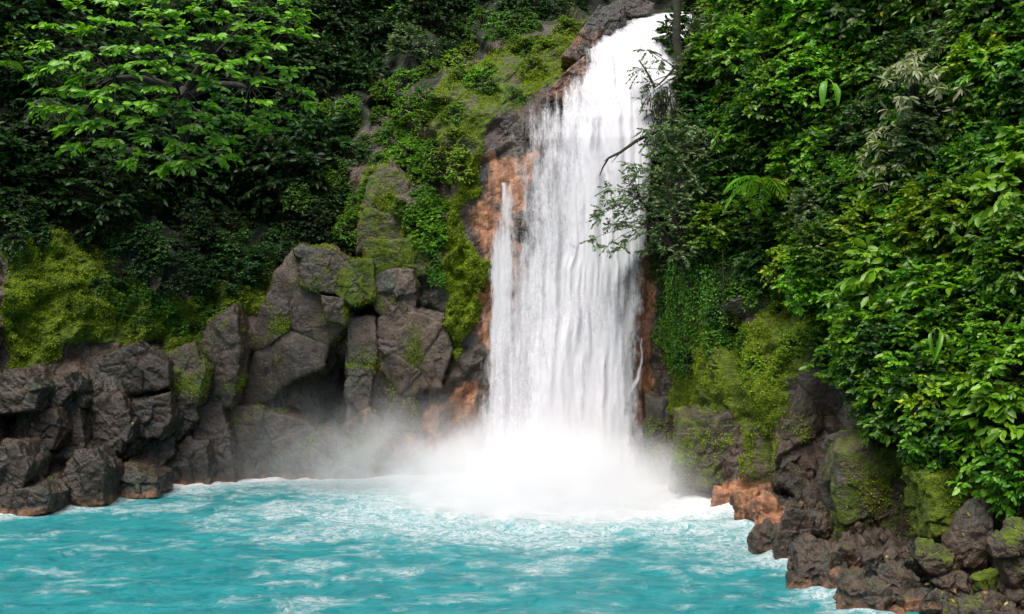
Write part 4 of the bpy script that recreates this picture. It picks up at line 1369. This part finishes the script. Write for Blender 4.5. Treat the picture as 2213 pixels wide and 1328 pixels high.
def build_right_plants():
    # upper slope behind: thick dark growth as depth
    scatter([(1500, -100), (2260, -100), (2260, 1000), (2100, 990), (1960, 880), (1800, 760), (1780, 620), (1640, 560), (1430, 480), (1440, 250), (1480, 60)], 90,
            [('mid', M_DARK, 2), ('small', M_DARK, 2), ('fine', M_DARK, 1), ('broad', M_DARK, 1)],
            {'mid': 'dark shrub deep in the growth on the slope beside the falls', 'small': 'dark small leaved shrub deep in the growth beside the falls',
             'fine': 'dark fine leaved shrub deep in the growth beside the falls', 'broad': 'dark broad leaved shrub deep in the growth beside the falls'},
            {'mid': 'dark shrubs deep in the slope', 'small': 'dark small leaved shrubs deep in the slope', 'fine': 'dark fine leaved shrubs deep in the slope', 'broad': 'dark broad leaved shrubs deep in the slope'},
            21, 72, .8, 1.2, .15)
    # front layer
    scatter([(1500, 30), (1720, -60), (1800, 120), (1750, 230), (1560, 240), (1490, 140)], 14, [('mid', M_BRIGHT, 2), ('lance', M_MID, 1), ('broad', M_BRIGHT, 1)],
            {'mid': 'bright shrub on the upper slope just above the waterfall trees', 'lance': 'long leaved shrub on the upper slope near the waterfall trees', 'broad': 'bright broad leaved shrub high on the slope near the waterfall trees'},
            {'mid': 'bright shrubs on the upper slope', 'lance': 'long leaved shrubs on the upper slope', 'broad': 'broad leaved shrubs on the upper slope'}, 22, 60, .7, 1.05, 1.0)
    scatter([(1420, 260), (1560, 240), (1720, 280), (1720, 480), (1560, 520), (1440, 480)], 22, [('mid', M_MID, 2), ('small', M_MID, 2), ('small', M_GREY, 2), ('broad', M_BRIGHT, .7)],
            {'mid': 'green shrub on the middle slope between the falls and the palm', 'small': 'small leaved shrub on the middle slope between the falls and the palm', 'broad': 'broad leaved bright shrub between the falls and the palm'},
            {'mid': 'shrubs between falls and palm', 'small': 'small leaved shrubs between falls and palm', 'broad': 'broad leaved shrubs between falls and palm'}, 23, 58, .6, .95, 1.0)
    scatter([(1760, -40), (2240, -60), (2240, 260), (2020, 330), (1760, 300)], 26, [('mid', M_MID, 2), ('broad', M_BRIGHT, 1), ('small', M_GREY, 1.5), ('lance', M_MID, 1.4), ('mid', M_YEL, .3), ('broad', M_GREY, .8), ('large', M_MID, .5)],
            {'mid': 'green shrub high on the slope around the pale whorled shrub', 'broad': 'bright broad leaved shrub high on the far slope', 'small': 'small leaved grey green shrub high on the far slope', 'lance': 'long leaved shrub high on the far slope', 'large': 'very large leaved shrub high on the slope near the picture edge'},
            {'mid': 'shrubs high on the slope', 'broad': 'broad leaved shrubs high on the far slope', 'small': 'grey green shrubs high on the far slope', 'lance': 'long leaved shrubs high on the far slope', 'large': 'very large leaved shrubs high on the slope'}, 24, 66, .7, 1.15, 1.0)
    scatter([(1740, 320), (2020, 330), (2240, 280), (2240, 620), (2000, 600), (1740, 580)], 26, [('mid', M_MID, 2), ('small', M_MID, 1.5), ('broad', M_BRIGHT, 1.3), ('small', M_GREY, 1.4), ('mid', M_YEL, .25), ('large', M_MID, .6)],
            {'mid': 'green shrub on the middle slope beyond the palm', 'small': 'small leaved shrub on the middle slope beyond the palm', 'broad': 'bright broad leaved shrub on the middle slope beyond the palm', 'large': 'very large leaved shrub on the middle slope beyond the palm'},
            {'mid': 'shrubs beyond the palm', 'small': 'small leaved shrubs beyond the palm', 'broad': 'broad leaved shrubs beyond the palm', 'large': 'very large leaved shrubs beyond the palm'}, 25, 66, .7, 1.1, 1.0)
    scatter([(1790, 600), (2240, 560), (2240, 1010), (2100, 1010), (1990, 940), (1880, 800), (1800, 760)], 38, [('mid', M_BRIGHT, 1.6), ('broad', M_BRIGHT, 1.6), ('small', M_BRIGHT, 1.2), ('mid', M_MID, 1), ('broad', M_MID, 1), ('mid', M_YEL, .15), ('large', M_BRIGHT, .5)],
            {'mid': 'glossy green shrub in the leafy overhang above the mossy block', 'small': 'small leaved bright shrub in the leafy overhang above the mossy block', 'broad': 'broad leaved bright shrub in the leafy overhang above the mossy block', 'large': 'very large leaved shrub in the leafy overhang above the mossy block'},
            {'mid': 'shrubs in the leafy overhang', 'small': 'small leaved shrubs in the leafy overhang', 'broad': 'broad leaved shrubs in the leafy overhang', 'large': 'very large leaved shrubs in the leafy overhang'}, 26, 60, .8, 1.1, .8)
    # creeper curtain beside the falls
    for px, py, v, sc in ((1440, 560, 0, .8), (1480, 620, 1, .9), (1530, 640, 2, .85), (1580, 620, 0, .7), (1470, 720, 2, .7), (1640, 600, 1, .7)):
        plant('curtain', v, px, py, M_MID if v else M_DARK, 'leafy vine curtain hanging down the rock beside the falls', sc, 'vine curtains beside the falls', .35)
    scatter([(1425, 500), (1600, 520), (1650, 600), (1560, 720), (1500, 800), (1440, 760)], 16, [('creeper', M_MID, 2), ('creeper', M_DARK, 1)],
            'creeper mat on the rock below the waterfall trees', 'creeper mats below the waterfall trees', 27, 44, .4, .62, .08)
    scatter([(1580, 660), (1780, 600), (1790, 720), (1700, 860), (1600, 800)], 9, [('creeper', M_YEL, 1), ('creeper', M_MID, 1)],
            'small creeper on the bright moss slope', 'creepers on the bright moss slope', 28, 55, .3, .45, .03)
    scatter([(1840, 880), (2000, 880), (2030, 1000), (1880, 970)], 7, [('creeper', M_YEL, 1), ('creeper', M_BRIGHT, 1)],
            'low yellow green creeper on the ledge above the mossy block', 'creepers on the ledge above the mossy block', 29, 45, .3, .45, .1)
    for px, py, m, sc, lab in ((2150, 440, M_BRIGHT, .9, 'shrub of very large bright leaves at the edge of the middle slope'), (2190, 330, M_BRIGHT, .8, 'shrub of very large leaves cut by the picture edge'),
                               (2120, 560, M_MID, .8, 'shrub of large dull leaves above the strap fern'), (1990, 470, M_MID, .7, 'shrub of large dull leaves in the middle of the slope'),
                               (1890, 620, M_BRIGHT, .6, 'shrub of large bright leaves at the corner of the overhang'), (2190, 830, M_BRIGHT, .7, 'shrub of large bright leaves low in the overhang at the picture edge'),
                               (1700, 190, M_MID, .6, 'shrub of large dull leaves high between the falls and the banana leaf'), (2060, 80, M_GREY, .7, 'shrub of large grey leaves near the top of the slope'),
                               (1520, 400, M_GREY, .5, 'shrub of large grey leaves beside the overhanging tree'), (1610, 300, M_MID, .55, 'shrub of large dull leaves above the small palm')):
        plant('large', int(px) % 3, px, py, m, lab, sc, out=1.5)
    rl = np.random.default_rng(6)
    for px, y0, y1, lab in ((1459, 560, 905, 'thin straight liana hanging beside the falls'), (1485, 600, 800, 'short liana hanging among the vine curtains'), (1562, 540, 720, 'pale liana hanging under the palm'),
                            (1652, 470, 640, 'liana hanging just below the small palm'), (1890, 440, 640, 'liana hanging through the middle of the slope'), (2090, 180, 300, 'yellow moss covered liana under the yellow leaved shrub')):
        p, _ = hit(px, (y0 + y1) / 2)
        Yl = p[1] - .9
        t = np.linspace(0, 1, 16)
        ln = np.stack([P(px + rl.normal() * 2, y0 + (y1 - y0) * q, Yl) for q in t]) + rl.normal(size=(16, 3)) * .02
        o = obj('liana', mesh_from('liana', *tubes([ln], .028, .012, 6), smooth=True), M_MBARK, label=lab, category='liana')
    # single plants that stand out
    p, _ = hit(1640, 430)
    frond_plant('palm', 'small palm with one yellowing frond on the slope beside the falls', 'palm', p + np.array([-.5, -2.5, .45]), [-2.7, -2.2, -1.75, -1.3, -.8, -3.2, -.2], 1.75, 17, .60, .85, M_BRIGHT, 7, .15, pitch=(-.75, .5), odd=((3,), M_YEL))
    p, _ = hit(1775, 210)
    paddle_plant('banana_plant', 'banana plant with long pale leaves hanging in the upper slope', p + np.array([-.3, -2.0, .3]), [-2.1, -1.3], 1.15, .30, .7, M_MID, 8, pitch=(.5, .9))
    plant('whorl', 0, 1955, 225, M_PALE, 'pale whorled shrub with drooping grey leaves high on the slope', 1.0, out=2.0)
    plant('whorl', 1, 1965, 345, M_PALE, 'pale drooping shrub below the other pale whorled shrub', .9, out=2.0)
    plant('broad', 1, 2110, 165, M_YEL, 'yellow leaved shrub near the upper corner of the slope', .8, out=1.7)
    plant('mid', 2, 1880, 500, M_YEL, 'yellow green shrub in the middle of the slope', .8, out=1.8)
    plant('mid', 0, 1770, 520, M_BRIGHT, 'bright shrub between the palm and the yellow green shrub', .7, out=1.2)
    plant('broad', 0, 2105, 480, M_BRIGHT, 'large leaved bright shrub at the edge of the middle slope', .85, out=1.3)
    plant('broad', 2, 2195, 360, M_BRIGHT, 'large leaved shrub cut by the picture edge', .85, out=1.0)
    plant('lance', 0, 1590, 140, M_MID, 'long leaved shrub above the waterfall trees', .6, out=1.1)
    p, _ = hit(1995, 640)
    paddle_plant('heliconia', 'big leaved plant with a long arching leaf over the overhang', p + np.array([.3, -2.5, .0]), [-2.8, -2.3, -1.6, -.8], 1.35, .34, .5, M_BRIGHT, 9, pitch=(-.5, .1))
    p, _ = hit(2085, 590)
    paddle_plant('heliconia', 'big leaved plant with hanging leaves above the strap fern', p + np.array([0, -2.5, .2]), [-2.4, -1.8, -1.3, -.7], 1.0, .36, .9, M_MID, 10, pitch=(0, .5))
    p, _ = hit(2150, 690)
    paddle_plant('strap_fern', 'fern with long strap leaves hanging at the edge of the overhang', p + np.array([-.2, -2.5, .3]), [-2.5, -2.1, -1.7, -1.2, -.8], 1.25, .13, 1.1, M_MID, 11, pitch=(.2, .6), cat='fern')
    p, _ = hit(1960, 720)
    paddle_plant('strap_fern', 'smaller strap fern hanging below the long arching leaf', p + np.array([0, -2.5, .2]), [-2.3, -1.8, -1.3], .95, .15, 1.1, M_MID, 12, pitch=(.3, .7), cat='fern')
    p, _ = hit(1800, 640)
    frond_plant('fern', 'yellow green fern hanging at the top of the moss slope', 'fern', p + np.array([0, -1.0, .1]), [-2.3, -1.9, -1.4, -.9], 1.0, 12, .30, .8, M_YEL, 13, .34, pitch=(.2, .6))
    p, _ = hit(1680, 620)
    frond_plant('fern', 'dark fern above the moss slope under the palm', 'fern', p + np.array([0, -.9, .1]), [-2.4, -1.9, -1.3, -.8], .9, 11, .30, .7, M_MID, 14, .34, pitch=(.1, .6))


def hanging_tree():
    """two trees that lean over the falls from the far bank"""
    rng = np.random.default_rng(77)
    # mossy trunk at the lip
    base = P(1475, 170, 50.5)
    root = thing('waterfall_tree', 'mossy trunked tree standing against the top of the falls', 'tree', base)
    tl = [np.array([P(1500, 330, 50.5), P(1478, 190, 50.3), P(1462, 90, 50.2), P(1464, 0, 50.2), P(1462, -120, 50.4)])]
    tl2 = [curve_to(P(1470, 130, 50.2), P(1415, 190, 49.6), -.1), curve_to(P(1474, 170, 50.2), P(1500, 20, 50), .1), curve_to(P(1415, 190, 49.6), P(1380, 130, 49.4), .1)]
    o1 = obj('trunk', mesh_from('trunk', *join([tubes(tl, .22, .16, 8), tubes(tl2, .07, .025, 6)]), smooth=True), M_MBARK, root)
    pts = np.array([(1400, 110), (1385, 150), (1405, 180), (1430, 130), (1440, 200), (1420, 240), (1445, 270), (1420, 300), (1460, 240), (1480, 150), (1490, 210), (1470, 300), (1395, 215), (1500, 100), (1510, 40), (1450, 330), (1430, 350), (1500, 260)], float)
    C = np.stack([P(a, b, 49.6 + rng.uniform(-.5, .6)) for a, b in pts])
    OUT = np.stack([rng.normal(-.4, .6, len(C)), np.full(len(C), -.8), rng.normal(-.1, .3, len(C))], 1)
    fol, tw = sprays(rng, C, OUT, .75, 8, 11, .16, .45, droop=.5, face=.5, tmpl=T4, jit=.7, spread=2.4, wob=.5)
    o2 = obj('crown', mesh_from('crown', *fol), M_GREY, root)
    lim = [curve_to(P(1472, 160 if b < 220 else 280, 50.3), c, .1) for c, (a, b) in zip(C, pts)]
    o3 = obj('branch', mesh_from('branch', *join([tubes(lim, .035, .012), tubes(tw, .010, .004, 3)])), M_BARK, root)
    for o in (o1, o2, o3):
        o.location = -base
    # hanging epiphyte beards on the trunk
    base = P(1430, 190, 49.3)
    rt = thing('epiphyte', 'brown shaggy epiphyte hanging from the mossy tree over the falls', 'plant', base)
    q = rng.normal(size=(900, 3)) * np.array([.35, .25, .1]); q[:, 2] -= rng.uniform(0, 2.6, 900) ** 1.0
    q[:, 0] *= (1 - .25 * -q[:, 2] / 2.6)
    v = leaves(q, rng.normal(size=q.shape) * .25 + np.array([0, 0, -1]), rng.normal(size=q.shape) + np.array([0, -1, 0]), .34, .10, T4)
    obj('foliage', mesh_from('foliage', *v), leaf_material('epiphyte_leaf', (.012, .014, .006), (.03, .035, .012), (.07, .07, .022), rough=.7), rt)
    # fine-leaved tree reaching over the falls
    base = P(1470, 560, 46.6)
    root = thing('overhanging_tree', 'fine leaved tree reaching across the falls with thin branches', 'tree', base)
    poly = [(1395, 270), (1470, 250), (1540, 300), (1560, 430), (1500, 560), (1420, 545), (1340, 540), (1262, 520), (1290, 470), (1310, 410), (1345, 380), (1370, 330)]
    pts = []
    for _ in range(5000):
        x, y = rng.uniform(1250, 1560), rng.uniform(250, 560)
        if in_poly(np.array([x]), np.array([y]), poly)[0] and all(((x - a)) ** 2 + (y - b) ** 2 > 19 ** 2 for a, b in pts):
            pts.append((x, y))
    pts = np.array(pts)
    keep = (pts[:, 0] > 1385) | (rng.uniform(size=len(pts)) < .62)
    pts = pts[keep]
    C = np.stack([P(a, b, 45.4 + .010 * (a - 1270) * .5 + rng.uniform(-.5, .7)) for a, b in pts])
    OUT = np.stack([rng.normal(-.7, .4, len(C)), rng.normal(-.6, .3, len(C)), rng.normal(-.05, .2, len(C))], 1)
    fol, tw = sprays(rng, C, OUT, .52, 8, 10, .15, .48, droop=.30, face=.5, tmpl=T4, jit=.7, spread=2.4, wob=.55)
    o2 = obj('crown', mesh_from('crown', *fol), M_GREY, root)
    forks = [P(1450, 470, 46.2), P(1440, 400, 46.2), P(1470, 330, 46.4), P(1400, 490, 46), P(1380, 430, 46)]
    trunk = [curve_to(P(1500, 640, 47.6), base, 0), *[curve_to(base, f, .2) for f in forks]]
    o1 = obj('trunk', mesh_from('trunk', *tubes(trunk, .12, .05, 7), smooth=True), M_BARK, root)
    lim = [curve_to(forks[int(np.argmin([np.linalg.norm(c - q) for q in forks]))], c, .15) for c in C]
    o3 = obj('branch', mesh_from('branch', *join([tubes(lim, .018, .007, 4), tubes(tw, .006, .003, 3)])), M_BARK, root)
    # the bare mossy limb
    bl = [np.array([P(1425, 280, 46.4), P(1375, 305, 46), P(1340, 330, 45.8), P(1315, 342, 45.7), P(1303, 362, 45.7), P(1296, 380, 45.7)]), curve_to(P(1340, 330, 45.8), P(1322, 352, 45.7), 0, 4), curve_to(P(1315, 342, 45.7), P(1304, 350, 45.6), 0, 4)]
    o4 = obj('bare_limb', mesh_from('bare_limb', *tubes(bl, [.085, .03, .03], [.02, .008, .008], 6), smooth=True), M_MBARK, root)
    for o in (o1, o2, o3, o4):
        o.location = -base


def build_moss():
    rng = np.random.default_rng(91)
    px = CX + CV[:, 0] / CV[:, 1] * F
    m = (CMOSS > .3) & (CV[:, 1] > 24) & (px > -60) & (px < 2280)
    bn = fbm(CV * .9, 51, 4)
    pr = np.clip(CMOSS + bn * .8 - .2, 0, 1)
    idx = np.nonzero(m)[0]
    idx = rng.choice(idx, size=150000, p=pr[idx] / pr[idx].sum())
    pos = CV[idx] + rng.normal(size=(len(idx), 3)) * .035
    n = CN[idx]
    nn = unit(n + rng.normal(size=n.shape) * .55 + np.array([0, 0, .2]))
    d = unit(rng.normal(size=n.shape) + n * .6 + np.array([0, 0, -.5]))
    L = rng.uniform(.035, .085, len(idx))
    v = leaves(pos + n * .02, d, nn, L, .7, T4)
    for o, mv in TUFTED:
        me = o.data
        nv_ = len(me.vertices); q = np.empty(nv_ * 3, np.float32); me.vertices.foreach_get('co', q); q = q.reshape(-1, 3).astype(float)
        nq = np.empty(nv_ * 3, np.float32); me.vertices.foreach_get('normal', nq); nq = nq.reshape(-1, 3).astype(float)
        ws = q + np.array(o.location)
        pr = np.clip(mv - .42 + 1.5 * fbm(ws * 1.1, 57, 4) + .25 * nq[:, 2], 0, 1) * (nq[:, 1] < .3)
        if pr.sum() < 20:
            continue
        k_ = min(6000, int((pr > .1).sum() * .8) + 60)
        ii = rng.choice(nv_, size=k_, p=pr / pr.sum())
        dd = unit(rng.normal(size=(k_, 3)) + nq[ii] * .6 + np.array([0, 0, -.5]))
        vv = leaves(q[ii] + rng.normal(size=(k_, 3)) * .04 + nq[ii] * .03, dd, unit(nq[ii] + rng.normal(size=(k_, 3)) * .55 + np.array([0, 0, .2])), rng.uniform(.03, .075, k_), .7, T4)
        obj('moss', mesh_from('moss', *vv), M_MOSSL, o)
    obj('moss', mesh_from('moss', *v), M_MOSSL, kind='stuff', label='bright yellow green moss cushioning the wet cliff')


def build_litter():
    rng = np.random.default_rng(14)
    mat = leaf_material('fallen_leaf', (.25, .17, .03), (.36, .27, .05), (.40, .33, .10), trans=.1)
    tm = leaves(np.zeros((1, 3)), np.array([[1., 0, 0]]), np.array([[0, 0, 1.]]), .14, .55, T8)
    me = mesh_from('fallen_leaf', *tm)
    dg = bpy.context.evaluated_depsgraph_get()
    for px, py in ((2062, 1272), (2098, 1116), (2112, 1124), (2080, 1150), (2040, 1280), (2010, 1262), (2056, 1296), (1985, 1270), (1912, 1206), (1920, 1204), (70, 914), (128, 908), (290, 912), (2180, 1302), (2120, 1300)):
        d = Vector(((px - CX) / F, 1.0, -(py - CY) / F)).normalized()
        ok, loc, nor, _, ob, _ = S.ray_cast(dg, Vector((0, 0, CAMZ)), d)
        if not ok:
            continue
        o = obj('fallen_leaf', me, mat, label='fallen yellow leaf lying on the wet rocks', category='leaf', group='fallen leaves on the rocks')
        o.location = loc + nor * .015
        q = nor.to_track_quat('Z', 'Y') @ Matrix.Rotation(rng.uniform(0, 6), 3, 'Z').to_quaternion()
        o.rotation_euler = q.to_euler()


build_left_plants()
build_right_plants()
hanging_tree()
build_moss()
build_litter()
